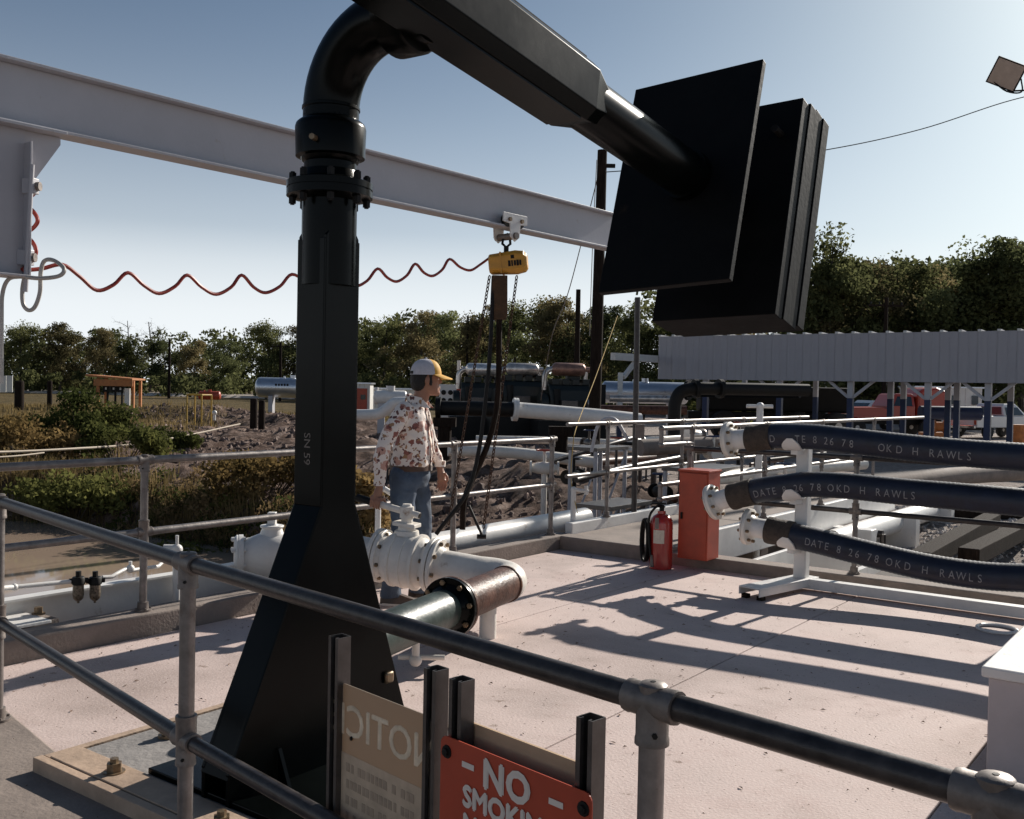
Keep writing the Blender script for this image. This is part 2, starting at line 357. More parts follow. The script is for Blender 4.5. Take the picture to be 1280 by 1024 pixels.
kerb(-12, -1.62, -.22, 0, KH); kerb(-1.614, .22, -.22, 0, KH); kerb(0, .22, .004, 1.22, KH); kerb(0, .22, 1.226, 5.2, KH - .03); kerb(0, .22, 5.206, 9.4, KH - .03)
# low concrete apron the photographer stands on
m = MB(); uvbox(m, -14, -7.25, -2, 12, -1.3, -.25); tag(m.build('apron', M['conc2'], smooth=False), kind='structure')

# ---------------------------------------------------------------- railings
def tee(mb, p, d, r, post=True, post_dir=None):
    d = V(d).normalized(); k = r * 1.26
    mb.lathe(p - d * (r * 2.3), d, [(0, r), (.0005, k), (r * .35, k * 1.04), (r * .55, k), (r * 4.05, k), (r * 4.25, k * 1.04), (r * 4.6, k), (r * 4.6005, r)], 16)
    if post:
        q = V(post_dir or (0, 0, -1)); mb.lathe(p, q, [(0, k), (r * 2.6, k), (r * 2.75, k * 1.05), (r * 3.2, k * 1.05), (r * 3.21, r)], 16)
    return mb
def railing(name, label, posts, zs, r, pmat, rmat, fmat, ends=(0, 0), base=True, ztop=None, group=None):
    """posts: (x, y, z of the foot, heights of its own rails or None)"""
    root = thing(name, V(posts[0][:3]), label, 'railing', group)
    P = [V(p[:3]) for p in posts]
    for z in zs:
        pts = [V((p.x, p.y, z)) for p in P]
        a = pts[0] + (pts[0] - pts[1]).normalized() * ends[0]; b = pts[-1] + (pts[-1] - pts[-2]).normalized() * ends[1]
        for i, (p, q) in enumerate(zip([a] + pts[1:-1], pts[1:-1] + [b])):
            MB().cyl(p, q, r, 16).build('rail', rmat, root)
    for i, p in enumerate(P):
        MB().cyl(p + UP * .002, V((p.x, p.y, max(zs) - r * .5)), r, 16).build('post', pmat, root)
        d = (P[min(i + 1, len(P) - 1)] - P[max(i - 1, 0)]); d.z = 0
        for z in zs:
            m = MB(); q = V((p.x, p.y, z)); tee(m, q, d, r)
            if z != max(zs): m.lathe(q, UP, [(0, r * 1.32), (r * 2.6, r * 1.32), (r * 2.75, r * 1.38), (r * 3.2, r * 1.38), (r * 3.21, r)], 16)
            if z == max(zs): m.lathe(q, UP, [(0, r * 1.0), (r * 1.25, r * 1.1), (r * 1.42, r * .9), (r * 1.5, .001)], 14)
            f = m.build('fitting', fmat, root)
            s = MB(); s.cyl(q + V((0, 0, r * 1.3)), q + V((0, 0, r * 1.52)), r * .22, 6); s.cyl(q + UP * r * -2.2 + V((0, -r * 1.2, 0)), q + UP * r * -2.2 + V((0, -r * 1.5, 0)), r * .22, 6); s.build('set_screw', M['dark'], f)
        if base:
            m = MB(); m.lathe(p, UP, [(0, r * 2.3), (.012, r * 2.3), (.014, r * 1.5), (.06, r * 1.4), (.062, r)], 18)
            for k in range(4):
                c = p + V((math.cos(k * 1.57 + .7), math.sin(k * 1.57 + .7), 0)) * r * 1.9; m.cyl(c, c + UP * .022, r * .3, 6)
            m.build('base_flange', fmat, root)
    return root
RR = .0245
# front railing, nearest the camera: its line is fixed by the four joints seen in the photograph
FR = [V((-2.37, 4.63, 0)), V((-1.01, 3.14, 0)), V((.27, 1.83, 0)), V((.698, 1.41, 0))]
DFR = (FR[2] - FR[1]).normalized()
railing('railing', 'dark steel pipe railing crossing the foreground from left to lower right', [tuple(p)[:2] + (.006,) for p in FR], [.47, 1.03], RR, M['galv'], M['galvd'], M['fit'], (1.5, 1.2))
# kerb under the front railing
a = FR[0] - (FR[1] - FR[0]).normalized() * 2.2; b = FR[3] + DFR * 4
n_ = V((-DFR.y, DFR.x, 0)); n_ = n_ if n_.y > 0 else -n_
for p, q in ((a, FR[1]), (FR[1], b)):
    d_ = (q - p).normalized(); nn = V((-d_.y, d_.x, 0)); nn = nn if nn.y > 0 else -nn
    MB().prism([p - nn * .34 - UP * 1.2, q - nn * .34 - UP * 1.2, q + nn * .08 - UP * 1.2, p + nn * .08 - UP * 1.2], UP * 1.206).build('edge_beam', M['conc2'], deck, False, .012)
# back left railing along the pond
BL = [(-4.0, 3.79), (-3.09, 5.02), (-2.185, 6.25), (-1.28, 7.49), (-.378, 8.74), (.5, 10.0)]
BL = [tuple(uv((V((x, y, 0)) - K0).dot(U), -.11))[:2] + (KH,) for x, y in BL]
railing('railing', 'galvanised pipe railing on the left kerb between the deck and the pond', BL, [.64, 1.10], .024, M['galv'], M['galv'], M['fit'], (2, .05))
# right kerb railing behind the hoses
RK = [uv(.11, v, KH - .03) for v in (1.36, 2.9, 4.44, 5.98, 7.5)]
railing('railing', 'dark pipe railing on the right kerb running behind the three hoses', [tuple(p) for p in RK], [.63, 1.08], .022, M['galv'], M['galvd'], M['fit'], (.03, 1))
# gangway leaving the back corner
gw = thing('gangway', uv(3, .6, .0), 'concrete topped gangway with white edge plates leaving the far corner of the deck', 'gangway')
for k in range(3): uvbox(MB(), .23 + k * 2.3, .22 + (k + 1) * 2.3 - .012, .0, 1.2, -.02, KH - .01).build('deck_slab', M['conc2'], gw, False, .006)
for v0, nm in ((-.10, 'edge_plate'), (1.2, 'edge_plate')):
    m = MB(); uvbox(m, .25, 7.1, v0, v0 + .09, -.1, KH + .10); m.build(nm, M['white'], gw, False, .01)
for u0 in (2.5, 5.0): uvbox(MB(), u0, u0 + .2, .1, 1.1, -1.3, -.025).build('support', M['conc2'], gw, False)
GL = [uv(u, -.03, KH + .10) for u in (.95, 2.7, 4.5, 6.6)]
railing('railing', 'bright pipe handrail on the left side of the gangway', [tuple(p) for p in GL], [.72, 1.25], .021, M['galv'], M['galv'], M['fit'], (.8, .4))
GR = [uv(u, 1.28, KH + .10) for u in (.32, 2.1, 3.9, 6.0)]
rr = railing('railing', 'bright pipe handrail with closed loop ends on the right side of the gangway', [tuple(p) for p in GR], [.76, 1.27], .021, M['galv'], M['galv'], M['fit'], (.62, 2.6))
e0 = uv(.32, 1.28); e1 = uv(-.30, 1.28)
for z0, z1 in ((.76, .63), (1.27, 1.12)):
    m = MB(); m.cyl(e1 + UP * z0, e1 + UP * z1, .021, 12); m.cyl(e1 + UP * z1, e0 + UP * z1, .021, 12); m.ball(e1 + UP * z0, .028); m.ball(e1 + UP * z1, .028); m.build('end_loop', M['galv'], rr)

# ================================================================ GROUT PAD + LOADING ARM
PL, PR_ = V((-1.92, 4.03, 0)), V((.224, 4.18, 0))
pu, pv = (PR_ - PL).dot(U), (PR_ - PL).dot(VV)
pad = thing('grout_pad', (PL + PR_) / 2, 'grey grouted footing pad with lumber forms under the black loading arm stand', 'footing')
pc = (PL + PR_) / 2
def padpt(u, v, z=0): return pc + U * u + VV * v + UP * z
MB().box(padpt(0, 0, .029), pu - .1, pv - .1, .058, U, VV).build('grout', M['grout'], pad, False, .01)
for s in (-1, 1):
    MB().box(padpt(s * (pu / 2 - .022), 0, .032), .04, pv, .064, U, VV).build('form_board', M['wood'], pad, False, .003)
    MB().box(padpt(0, s * (pv / 2 - .022), .031), pu - .092, .04, .061, U, VV).build('form_board', M['wood'], pad, False, .003)
MB().box(padpt(-(pu / 2 - .118), 0, .0625), .14, pv - .1, .010, U, VV).build('plank', M['wood'], pad, False, .003)
PZ = .060
for u, v in ((-.58, -.42), (-.62, .30), (.52, -.48), (.50, .52), (-.2, -.62), (.05, .66)):
    p = padpt(u, v, PZ); m = MB(); m.cyl(p, p + UP * .012, .042, 16); m.cyl(p + UP * .012, p + UP * .045, .030, 6); m.cyl(p + UP * .045, p + UP * .062, .017, 8); m.build('anchor_bolt', M['bolt'], pad)

arm = thing('loading_arm', V((-.74, 4.05, PZ)), 'tall black loading arm stand with elbow, boom and square counterweight plates', 'loading arm')
A0 = V((-.752, 4.05, 0))
def fin(v, th, wt, wb_l, wb_r, ztop, zfl, nm):          # tapered side plate lying along U
    c = A0 + VV * v
    poly = [c + U * -wb_l + UP * PZ, c + U * wb_r + UP * PZ, c + U * wb_r + UP * (PZ + .12), c + U * wt + UP * zfl, c + U * wt + UP * (ztop - .07), c + U * (wt - .045) + UP * ztop,
            c + U * (-wt + .045) + UP * ztop, c + U * -wt + UP * (ztop - .07), c + U * -wt + UP * zfl, c + U * -wb_l + UP * (PZ + .12)]
    MB().prism(poly, VV * th).build(nm, M['black'], arm, False, .003)
fin(.062, .018, .088, .52, .42, 2.26, 1.12, 'side_plate'); fin(-.080, .018, .088, .52, .42, 2.26, 1.12, 'side_plate')
for s, w_ in ((-1, .52), (1, .42)):                      # sloping end flanges
    m = MB(); c = A0; e = U * s
    for z0, z1, w0, w1 in ((PZ + .1, 1.12, w_ - .01, .080), (1.12, 2.18, .080, .080)):
        m.prism([c + e * w0 + VV * -.078 + UP * z0, c + e * w0 + VV * .078 + UP * z0, c + e * w1 + VV * .078 + UP * z1, c + e * w1 + VV * -.078 + UP * z1], e * .016)
    m.build('end_flange', M['black'], arm, False, .003)
MB().box(A0 + UP * (PZ + .012), 1.02, .86, .024, U, VV).build('base_plate', M['black'], arm, False, .004)
for s in (-1, 1):                                        # cross gussets
    c = A0 + VV * (.09 * s)
    for du in (-.3, .3):
        MB().prism([c + U * du + UP * (PZ + .024), c + U * du + VV * (.06 * s) + UP * (PZ + .024), c + U * du + UP * (PZ + .16)], U * .016).build('gusset', M['black'], arm, False)
RP = .1095
for s in (-1,):                                          # hidden fin, added only to widen the stand's shadow on the pad
    MB().prism([A0 + VV * (s * .082) - U * .009 + UP * (PZ + .024), A0 + VV * (s * .40) - U * .009 + UP * (PZ + .024), A0 + VV * (s * .40) - U * .009 + UP * (PZ + .10), A0 + VV * (s * .086) - U * .009 + UP * 1.05, A0 + VV * (s * .082) - U * .009 + UP * 1.05], U * .018).build('shadow_fin', M['black'], arm, False, .003)
MB().cyl(A0 + UP * 2.0, A0 + UP * 2.36, RP, 32).build('riser_pipe', M['black'], arm)
def bolt_set(parent, mt, c, d, R_, n, r, h, ph=0, name='bolt'):
    d = V(d).normalized(); x = d.orthogonal().normalized(); y = d.cross(x)
    for k in range(n):
        a = 2 * math.pi * k / n + ph; p = V(c) + x * (R_ * math.cos(a)) + y * (R_ * math.sin(a)); m = MB(); m.cyl(p - d * h, p + d * h, r * .62, 6); m.cyl(p - d * h * .92, p - d * h * .5, r, 6); m.cyl(p + d * h * .5, p + d * h * .92, r, 6); m.build(name, mt, parent)
def bolts(mb, c, d, R_, n, r, h, ph=0):
    d = V(d).normalized(); x = d.orthogonal().normalized(); y = d.cross(x)
    for k in range(n):
        a = 2 * math.pi * k / n + ph; p = V(c) + x * (R_ * math.cos(a)) + y * (R_ * math.sin(a)); mb.cyl(p - d * h, p + d * h, r, 6)
    return mb
zf = 2.385
m = MB(); m.lathe(A0 + UP * (zf - .045), UP, [(0, RP), (.001, .115), (.012, .165), (.015, .172), (.040, .172), (.041, .168), (.046, .168), (.047, .172), (.072, .172), (.075, .165), (.09, .118), (.12, RP)], 40); fo = m.build('flange', M['black'], arm)
bolt_set(fo, M['dark'], A0 + UP * zf, UP, .147, 8, .016, .066, .2)
m = MB(); m.lathe(A0 + UP * 2.43, UP, [(0, .105), (.06, .105), (.065, .112), (.08, .118), (.085, .138), (.20, .142), (.215, .138), (.225, .128), (.235, .112), (.27, .110), (.275, .116), (.285, .116), (.29, .108)], 40); sw = m.build('swivel_joint', M['black'], arm)
MB().cyl(A0 + VV * .05 + U * -.125 + UP * 2.56, A0 + VV * .065 + U * -.16 + UP * 2.56, .012, 8).build('grease_nipple', M['bolt'], sw)
EZ = 2.70; ER = .30
e0 = A0 + UP * EZ; e1 = A0 + VV * ER + UP * (EZ + ER)
MB().tube([A0 + UP * (EZ - .05)] + arc(e0, A0 + UP * (EZ + ER), e1, 14) + [e1 + VV * .04], .112, 32).build('elbow', M['black'], arm)
m = MB(); m.lathe(e1 + VV * .02, VV, [(0, .112), (.02, .125), (.03, .148), (.13, .150), (.145, .14), (.15, .118), (.20, .118)], 36); m.build('swivel_joint', M['black'], arm)
B0 = V((-.30, 3.73, 0)); DZ = -.135
def bp(s, v=0, z=0): return B0 + U * s + VV * v + UP * (3.03 + DZ * s + z)
bd = (bp(1) - bp(0)).normalized(); bu = VV.cross(bd).normalized(); bu = bu if bu.z > 0 else -bu
def ringb(s, hw, hh, ch): 
    c = bp(s); return [c + VV * x + bu * z for x, z in ((-hw, -hh + ch), (-hw + ch, -hh), (hw - ch, -hh), (hw, -hh + ch), (hw, hh - ch), (hw - ch, hh), (-hw + ch, hh), (-hw, hh - ch))]
m = MB(); m.rings([ringb(-.55, .14, .132, .045), ringb(.90, .14, .132, .045), ringb(1.03, .11, .10, .045)]); m.build('boom_box', M['black'], arm, False, .004)
for z in (.137, -.137):
    MB().bar(bp(-.55, .0) + bu * z, bp(.86, .0) + bu * z, .18, .010, bu).build('cover_strip', M['black'], arm, False)
MB().cyl(bp(.9), bp(2.62), .122, 36).build('boom_pipe', M['black'], arm)
def cw(s, th, w_, h, name='counterweight_plate', lean=.13, tw=.0, dz=0, dv_=0):
    c = bp(s, dv_, dz); u_ = (UP + U * lean).normalized(); n = VV.cross(u_).normalized(); n = n if n.dot(U) > 0 else -n
    x = (VV + UP * tw).normalized()
    return MB().box(c + n * th / 2, w_, th, h, x, n, u_).build(name, M['blackp'], arm, False, .004)
cw(2.05, .045, .77, 1.25, lean=.30, tw=.05, dv_=-.055)
MB().lathe(bp(1.97), bd, [(0, .123), (.0, .14), (.07, .14), (.075, .123)], 32).build('collar', M['black'], arm)
for k in range(4): cw(2.58 + k * .108, .100, .755 + .012 * (k % 2), 1.30 + .015 * ((k * 7) % 3), lean=.27, tw=.03, dz=-.03, dv_=-.02)
for dv, dz in ((-.25, -.42), (.25, -.42), (-.25, .42), (.25, .42)):
    MB().cyl(bp(2.60, dv, dz), bp(3.13, dv, dz), .022, 8).build('tie_bolt', M['dark'], arm)
# stencilled mark on the stand
def text_mesh(body, size, align='LEFT', extrude=0, spacing=1.0):
    cu = bpy.data.curves.new('t', 'FONT'); cu.body = body; cu.size = size; cu.align_x = align; cu.extrude = extrude; cu.space_character = spacing; cu.resolution_u = 3
    ob = bpy.data.objects.new('t', cu); col.objects.link(ob); dg = bpy.context.evaluated_depsgraph_get(); dg.update()
    me = bpy.data.meshes.new_from_object(ob.evaluated_get(dg)); bpy.data.objects.remove(ob); bpy.data.curves.remove(cu)
    vs_ = [v.co.copy() for v in me.vertices]; fs = [tuple(p.vertices) for p in me.polygons]; bpy.data.meshes.remove(me)
    return vs_, fs
def put_text(body, size, o, x, y, mat_, parent, name='lettering', align='LEFT', bold=0, spacing=1.0, th=0):
    vs_, fs = text_mesh(body, size, align, 0, spacing); m = MB(); x = V(x); y = V(y)
    offs = [(0, 0)] + ([(bold, 0), (-bold, 0), (0, bold), (0, -bold)] if bold else [])
    n = x.cross(y).normalized()
    for k, (a, b_) in enumerate(offs): m.add([V(o) + x * (p.x + a) + y * (p.y + b_) + n * (.0003 * k) for p in vs_], fs)
    return m.build(name, mat_, parent, fixn=False)
sp_ = A0 - U * .0975
put_text('SN 59', .052, sp_ - VV * .02 + UP * 1.41, -UP, VV, M['fit'], arm, 'stencil_lettering')
# sub-part tag plate
MB().box(A0 + VV * .089 + U * .3 + UP * .36, .05, .02, .05, U, VV).build('bolt_head', M['bolt'], arm, True, .01)

# ================================================================ PIPE MANIFOLD FROM THE STAND
pz = .30
g0 = V((-.80, 4.87, pz)); g1 = V((-.345, 5.9, pz)); el = V((.043, 6.77, pz))
man = thing('pipe_manifold', V((-.3, 5.9, 0)), 'pipe run from the stand: green stub, rusty spool, white elbow and big white valve', 'pipework')
gd = (el - g0).normalized()
g1 = g0 + gd * 1.125
MB().cyl(g0 - gd * .30, g1, .116, 32).build('green_pipe', M['green'], man)
def flange(c, d, r, th=.03, n=8, pm=M['white'], hub=.1095, name='flange', bm=None, parent=man, hublen=.05):
    d = V(d).normalized(); m = MB(); m.lathe(c, d, [(0, hub), (.0005, r * .98), (.004, r), (th - .004, r), (th, r * .98), (th + .001, hub * 1.25), (th + hublen, hub)], 36)
    f = m.build(name, pm, parent); bolt_set(f, bm or M['bolt'], V(c) + d * (th / 2), d, r - .026, n, .0165, th * .5 + .024, .25); return f
flange(g1, -gd, .178, .03, pm=M['black'], hub=.116); flange(g1 + gd * .006, gd, .178, .03, pm=M['rust'], hub=.117)
vd = (V((-1.60, 7.30, pz + .17)) - el).normalized()     # the run going left behind
eA = el - gd * .16; eB = el + vd * .26
MB().cyl(g1 + gd * .036, eA, .117, 36).build('rusty_pipe', M['rust'], man)
MB().lathe(eA - gd * .012, gd, [(0, .117), (.004, .124), (.02, .124), (.024, .117)], 32).build('weld_bead', M['rust'], man)
MB().tube([eA + gd * .012] + arc(eA + gd * .02, el + gd * .14, eB, 14) + [eB + vd * .02], .118, 36).build('elbow', M['wpipe'], man)
vc = el + vd * .62                                                        # valve near flange
MB().cyl(eB, vc - vd * .03, .118, 36).build('white_pipe', M['wpipe'], man)
flange(vc - vd * .032, -vd, .19, .03, pm=M['wpipe']); flange(vc - vd * .026, vd, .19, .034, pm=M['wpipe'], hub=.14)
MB().lathe(vc + vd * .03, vd, [(0, .15), (.02, .165), (.05, .178), (.12, .192), (.20, .192), (.27, .178), (.30, .16), (.33, .15)], 40).build('valve_body', M['wpipe'], man)
vb = vc + vd * .19
for k in range(3): MB().lathe(vc + vd * (.075 + .085 * k), vd, [(0, .18), (.004, .198), (.026, .198), (.03, .18)], 40).build('body_rib', M['wpipe'], man)
flange(vc + vd * .385, -vd, .19, .03, pm=M['wpipe'], hub=.14); flange(vc + vd * .39, vd, .19, .03, pm=M['wpipe'])
MB().cyl(vc + vd * .42, vc + vd * .98, .1095, 32).build('white_pipe', M['wpipe'], man)
st = vb + UP * .178
m = MB(); m.lathe(st, UP, [(0, .09), (.03, .085), (.035, .062), (.06, .058)], 24); m.build('bonnet', M['wpipe'], man)
m = MB(); m.box(st + UP * .075, .17, .13, .028, vd, V((-vd.y, vd.x, 0)), UP); m.build('gland_plate', M['wpipe'], man, False, .006)
m = MB(); m.lathe(st + UP * .088, UP, [(0, .04), (.03, .04), (.032, .05), (.11, .05), (.115, .035), (.13, .03)], 20); m.build('stem', M['wpipe'], man)
HL = st + UP * .16
hE = at(463, 627, 7.12)                                                   # lever end held by the man
ld_ = (hE - HL).normalized()
lev = MB().cyl(HL - ld_ * .10, hE - ld_ * .02, .024, 16).build('lever', M['wpipe'], man)
MB().lathe(hE - ld_ * .03, ld_, [(0, .026), (.02, .027), (.14, .027), (.145, .02)], 14).build('grip', M['dark'], lev)
MB().cyl(HL - ld_ * .10, HL - ld_ * .106, .019, 14).build('open_end', M['dark'], lev)
# drain and pedestal
pp = el - gd * .42
MB().cyl(V((pp.x, pp.y, 0)), V((pp.x, pp.y, pz - .1)), .055, 20).build('pedestal', M['wpipe'], man)
dp = g0 + gd * .72
m = MB(); m.cyl(V((dp.x, dp.y, pz - .1)), V((dp.x, dp.y, pz - .2)), .022, 12); m.ball((dp.x, dp.y, pz - .22), .036); m.cyl(V((dp.x - .1, dp.y + .02, pz - .21)), V((dp.x + .16, dp.y + .03, pz - .21)), .015, 10); m.build('drain_valve', M['wpipe'], man)
MB().box(g0 + gd * .15 - UP * .13, .2, .24, .1, VV, gd).build('support_bracket', M['green'], man, False, .006)
# left end: second white valve over the kerb
c2 = at(292, 697, 7.55); c3 = vc + vd * 1.75
lv = thing('gate_valve', V((c2.x, c2.y, -.4)), 'white flanged strainer valve with bolted end cover left of the black stand, over the kerb', 'valve')
ax = (c3 - c2).normalized()
ax = V((.95, .28, 0)).normalized()
m = MB(); m.lathe(c2, ax, [(0, .02), (.002, .15), (.02, .17), (.028, .17), (.03, .168), (.036, .168), (.038, .172), (.07, .172), (.072, .14), (.12, .15), (.22, .19), (.34, .19), (.44, .15), (.47, .14)], 36); m.build('body', M['white'], lv)
bolt_set(lv, M['white'], c2 + ax * .034, ax, .148, 8, .0165, .055, .3, 'cover_bolt')
m = MB(); q = c2 + ax * .28; m.lathe(q + UP * .16, UP, [(0, .1), (.03, .085), (.06, .075), (.065, .09), (.08, .09), (.082, .045), (.09, .045)], 20); m.box(q + UP * .29, .06, .06, .10); m.build('bonnet', M['white'], lv, True, .004)
flange(c2 + ax * .47, ax, .172, .03, pm=M['white'], parent=lv)
MB().cyl(c2 + ax * .5, c2 + ax * 1.0, .1095, 28).build('pipe', M['white'], lv)
MB().cyl(V((q.x, q.y, -1.5)), V((q.x, q.y, c2.z - .17)), .06, 16).build('support_leg', M['white'], lv)
# ================================================================ OUTSIDE THE LEFT KERB
ch = thing('steel_channel', uv(-5, -.5, -.1), 'long white steel channel lying outside the left kerb above the pond', 'channel beam')
m = MB(); uvbox(m, -9, -2.9, -.56, -.545, -.12, .235); uvbox(m, -9, -2.9, -.60, -.50, .236, .25); uvbox(m, -9, -2.9, -.60, -.50, -.135, -.121); m.build('web_and_flanges', M['white'], ch, False)
for u0 in (-8, -6.2, -4.4, -3.0): uvbox(MB(), u0, u0 + .2, -.62, -.24, -1.6, -.137).build('bearer', M['conc2'], ch, False)
wp = thing('white_pipe', uv(-1, -.5, -.1), 'thick white pipe lying just outside the far kerb behind the man', 'pipe')
MB().cyl(uv(-3.0, -.52, .12), uv(1.3, -.52, .15), .115, 28).build('pipe', M['white'], wp)
for u0 in (-2.4, -.6, .9): uvbox(MB(), u0, u0 + .2, -.66, -.36, -1.5, .0).build('saddle', M['conc2'], wp, False)
MB().cyl(uv(-2.2, -.85, .06), uv(-1.0, -.85, .10), .09, 24).build('parallel_pipe', M['white'], wp)
# air line with filter bowls
al = thing('air_line', at(100, 760, 6.2), 'thin white air pipe with two dark filter bowls beside the left kerb', 'air line')
p0, p1, p2, p3 = at(18, 734, 6.0), at(88, 727, 6.25), at(128, 722, 6.4), at(198, 708, 6.9)
m = MB(); m.cyl(at(-60, 741, 5.6), p0, .016, 10); m.cyl(p0, p1, .014, 10); m.ball(p0, .022); m.build('pipe', M['white'], al)
m = MB(); m.tube([p2, at(140, 721, 6.45), at(148, 716, 6.5), at(158, 711, 6.6), at(165, 713, 6.65), p3, at(206, 700, 7.0)], .013, 10); m.build('pipe', M['white'], al)
m = MB(); q = at(163, 711, 6.62); m.ball(q, .028); m.cyl(q, q + UP * .05, .012, 8); m.build('cock', M['white'], al)
for px, pd in ((98, 6.27), (119, 6.34)):
    q = at(px, 726, pd); m = MB(); m.lathe(q + UP * .025, -UP, [(0, .034), (.01, .04), (.045, .04), (.048, .034), (.05, .033)], 16); m.cyl(q - V((.05, .02, 0)), q + V((.05, .03, 0)), .016, 10); m.cyl(q + UP * .02, q + UP * .06, .018, 8)
    f = m.build('regulator_head', M['dark'], al)
    MB().lathe(q - UP * .026, -UP, [(0, .033), (.06, .034), (.085, .030), (.10, .016), (.103, .008), (.115, .008)], 16).build('filter_bowl', mat('perforated_guard', (.16, .13, .10), .4, metal=.5, var=.9, scale=70), f)
pp_ = at(221, 705, 6.95); m = MB(); m.cyl(V((pp_.x, pp_.y, .0)), pp_ + UP * .08, .028, 12); m.ball(pp_ + UP * .1, .04); m.cyl(pp_ + UP * .1 - V((.09, 0, 0)), pp_ + UP * .1, .035, 12); m.cyl(pp_ + UP * .1, pp_ + UP * .2, .012, 8); m.build('stand_pipe', M['white'], al)

# ---------------------------------------------------------------- monorail beam, its column
bL, bR = V((-3.9, 4.25, 0)), V((.985, 10.03, 0)); bdir = (bR - bL).normalized(); bn = V((-bdir.y, bdir.x, 0))
bz0, bz1 = 2.995, 3.355
mono = thing('monorail_beam', bL + UP * 0, 'long pale I beam of the monorail running overhead from the upper left', 'beam')
fl_ = .075
m = MB(); c = (bL + bR) / 2; L_ = (bR - bL).length
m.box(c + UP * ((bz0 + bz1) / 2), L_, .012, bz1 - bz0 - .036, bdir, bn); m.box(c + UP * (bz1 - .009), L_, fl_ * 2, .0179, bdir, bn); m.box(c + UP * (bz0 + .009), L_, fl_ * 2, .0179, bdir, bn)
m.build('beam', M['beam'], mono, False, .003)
# the column head at the left edge of the picture
cc = V((-3.05, 5.26, 0)) 
head = V((-2.98, 5.34, 0))
edge = at(30, 250, 5.55); ce = V((edge.x, edge.y, 0))
hd = MB(); 
cxl = ce - bdir * .42
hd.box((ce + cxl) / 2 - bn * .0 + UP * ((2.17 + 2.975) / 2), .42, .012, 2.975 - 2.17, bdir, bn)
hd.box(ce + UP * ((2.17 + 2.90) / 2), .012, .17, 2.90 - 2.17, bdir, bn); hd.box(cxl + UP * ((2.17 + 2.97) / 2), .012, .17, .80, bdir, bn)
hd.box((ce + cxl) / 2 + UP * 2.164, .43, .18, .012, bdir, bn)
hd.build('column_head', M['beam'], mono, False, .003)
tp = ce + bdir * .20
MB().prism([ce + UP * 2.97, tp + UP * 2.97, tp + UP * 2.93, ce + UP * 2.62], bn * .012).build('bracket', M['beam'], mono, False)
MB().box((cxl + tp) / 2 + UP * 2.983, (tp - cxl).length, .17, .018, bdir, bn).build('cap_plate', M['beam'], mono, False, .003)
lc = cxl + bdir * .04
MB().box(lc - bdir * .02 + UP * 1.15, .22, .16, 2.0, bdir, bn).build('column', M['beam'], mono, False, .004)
bpz = atz(26, 774, .15)
MB().box(bpz - U * .25 + UP * -.005, .70, .34, .02, U, VV).build('base_plate', M['white'], mono, False, .004)
MB().prism([bpz - U * .12 + UP * .006, bpz - U * .55 + UP * .006, bpz - U * .55 + UP * .55, bpz - U * .36 + UP * .55], VV * .015).build('base_gusset', M['white'], mono, False)
m = MB(); q = atz(48, 766, .162); m.cyl(q, q + UP * .035, .026, 6); m.cyl(q - UP * .01, q, .04, 12); m.build('anchor_bolt', M['bolt'], mono)
MB().box(bpz - U * .2 - VV * .08 - UP * .42, .8, .30, .8, U, VV).build('footing', M['conc2'], mono, False)
# conduit with boxes
cA, cB = at(40, 206, 5.5), at(32, 342, 5.5)
cdt = thing('conduit', V((cB.x, cB.y, cB.z)), 'thin pale conduit with two small boxes on the beam column', 'conduit')
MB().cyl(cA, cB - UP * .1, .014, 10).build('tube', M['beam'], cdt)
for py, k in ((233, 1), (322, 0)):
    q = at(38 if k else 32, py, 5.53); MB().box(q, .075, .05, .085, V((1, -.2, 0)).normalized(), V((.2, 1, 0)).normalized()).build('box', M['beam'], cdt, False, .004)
    MB().cyl(q + V((.03, 0, 0)), q + V((.055, 0, 0)), .025, 12).build('plug', M['fit'], cdt)
# looped grey cable and red air hose
def hosepts(l, n=8): return spline([at(*p) for p in l], n)
h = MB(); h.tube(hosepts([(2, 480, 5.5), (2, 400, 5.5), (3, 368, 5.5), (10, 350, 5.5), (24, 346, 5.5), (50, 348, 5.45), (74, 345, 5.4), (80, 336, 5.4), (68, 326, 5.45), (56, 326, 5.5), (51, 340, 5.5), (50, 365, 5.5), (44, 383, 5.5), (36, 388, 5.5), (29, 380, 5.5), (28, 362, 5.5), (31, 345, 5.5)]), .0115, 8)
tag(h.build('looped_cable', M['greyhose']), 'looped pale grey cable hanging beside the column head at the left edge', 'cable')
cp = [(29, 338), (52, 336), (78, 331), (100, 346), (121, 363), (142, 356), (160, 341), (180, 357), (199, 367), (219, 358), (234, 344), (252, 359), (270, 368), (289, 359), (302, 344), (317, 359), (332, 366), (350, 358), (365, 343), (385, 354), (404, 362), (420, 347), (432, 340), (444, 357), (459, 351), (472, 336), (484, 347), (496, 352), (509, 344), (519, 330), (530, 341), (541, 345), (553, 337), (562, 324), (575, 334), (588, 338), (600, 331), (611, 323)]
pts = []
for px, py in cp:
    t = (px - 29) / 582; iv = 1 / 5.5 + (1 / 8.75 - 1 / 5.5) * t; pts.append(at(px, py, 1 / iv))
h = MB(); h.tube(spline(pts, 5), .0115, 8)
air = tag(h.build('air_hose', M['airhose']), 'thin red coiled air hose strung in waves below the overhead beam', 'hose')
h = MB(); h.tube(spline([at(36, 222, 5.62), at(47, 235, 5.6), at(36, 248, 5.62), at(30, 254, 5.62), at(42, 265, 5.6), at(47, 277, 5.58), at(38, 288, 5.6), at(28, 291, 5.62), at(40, 302, 5.6), at(45, 315, 5.58), at(38, 328, 5.6), at(28, 337, 5.52)], 7), .0115, 8)
h.build('riser_coil', M['airhose'], air)
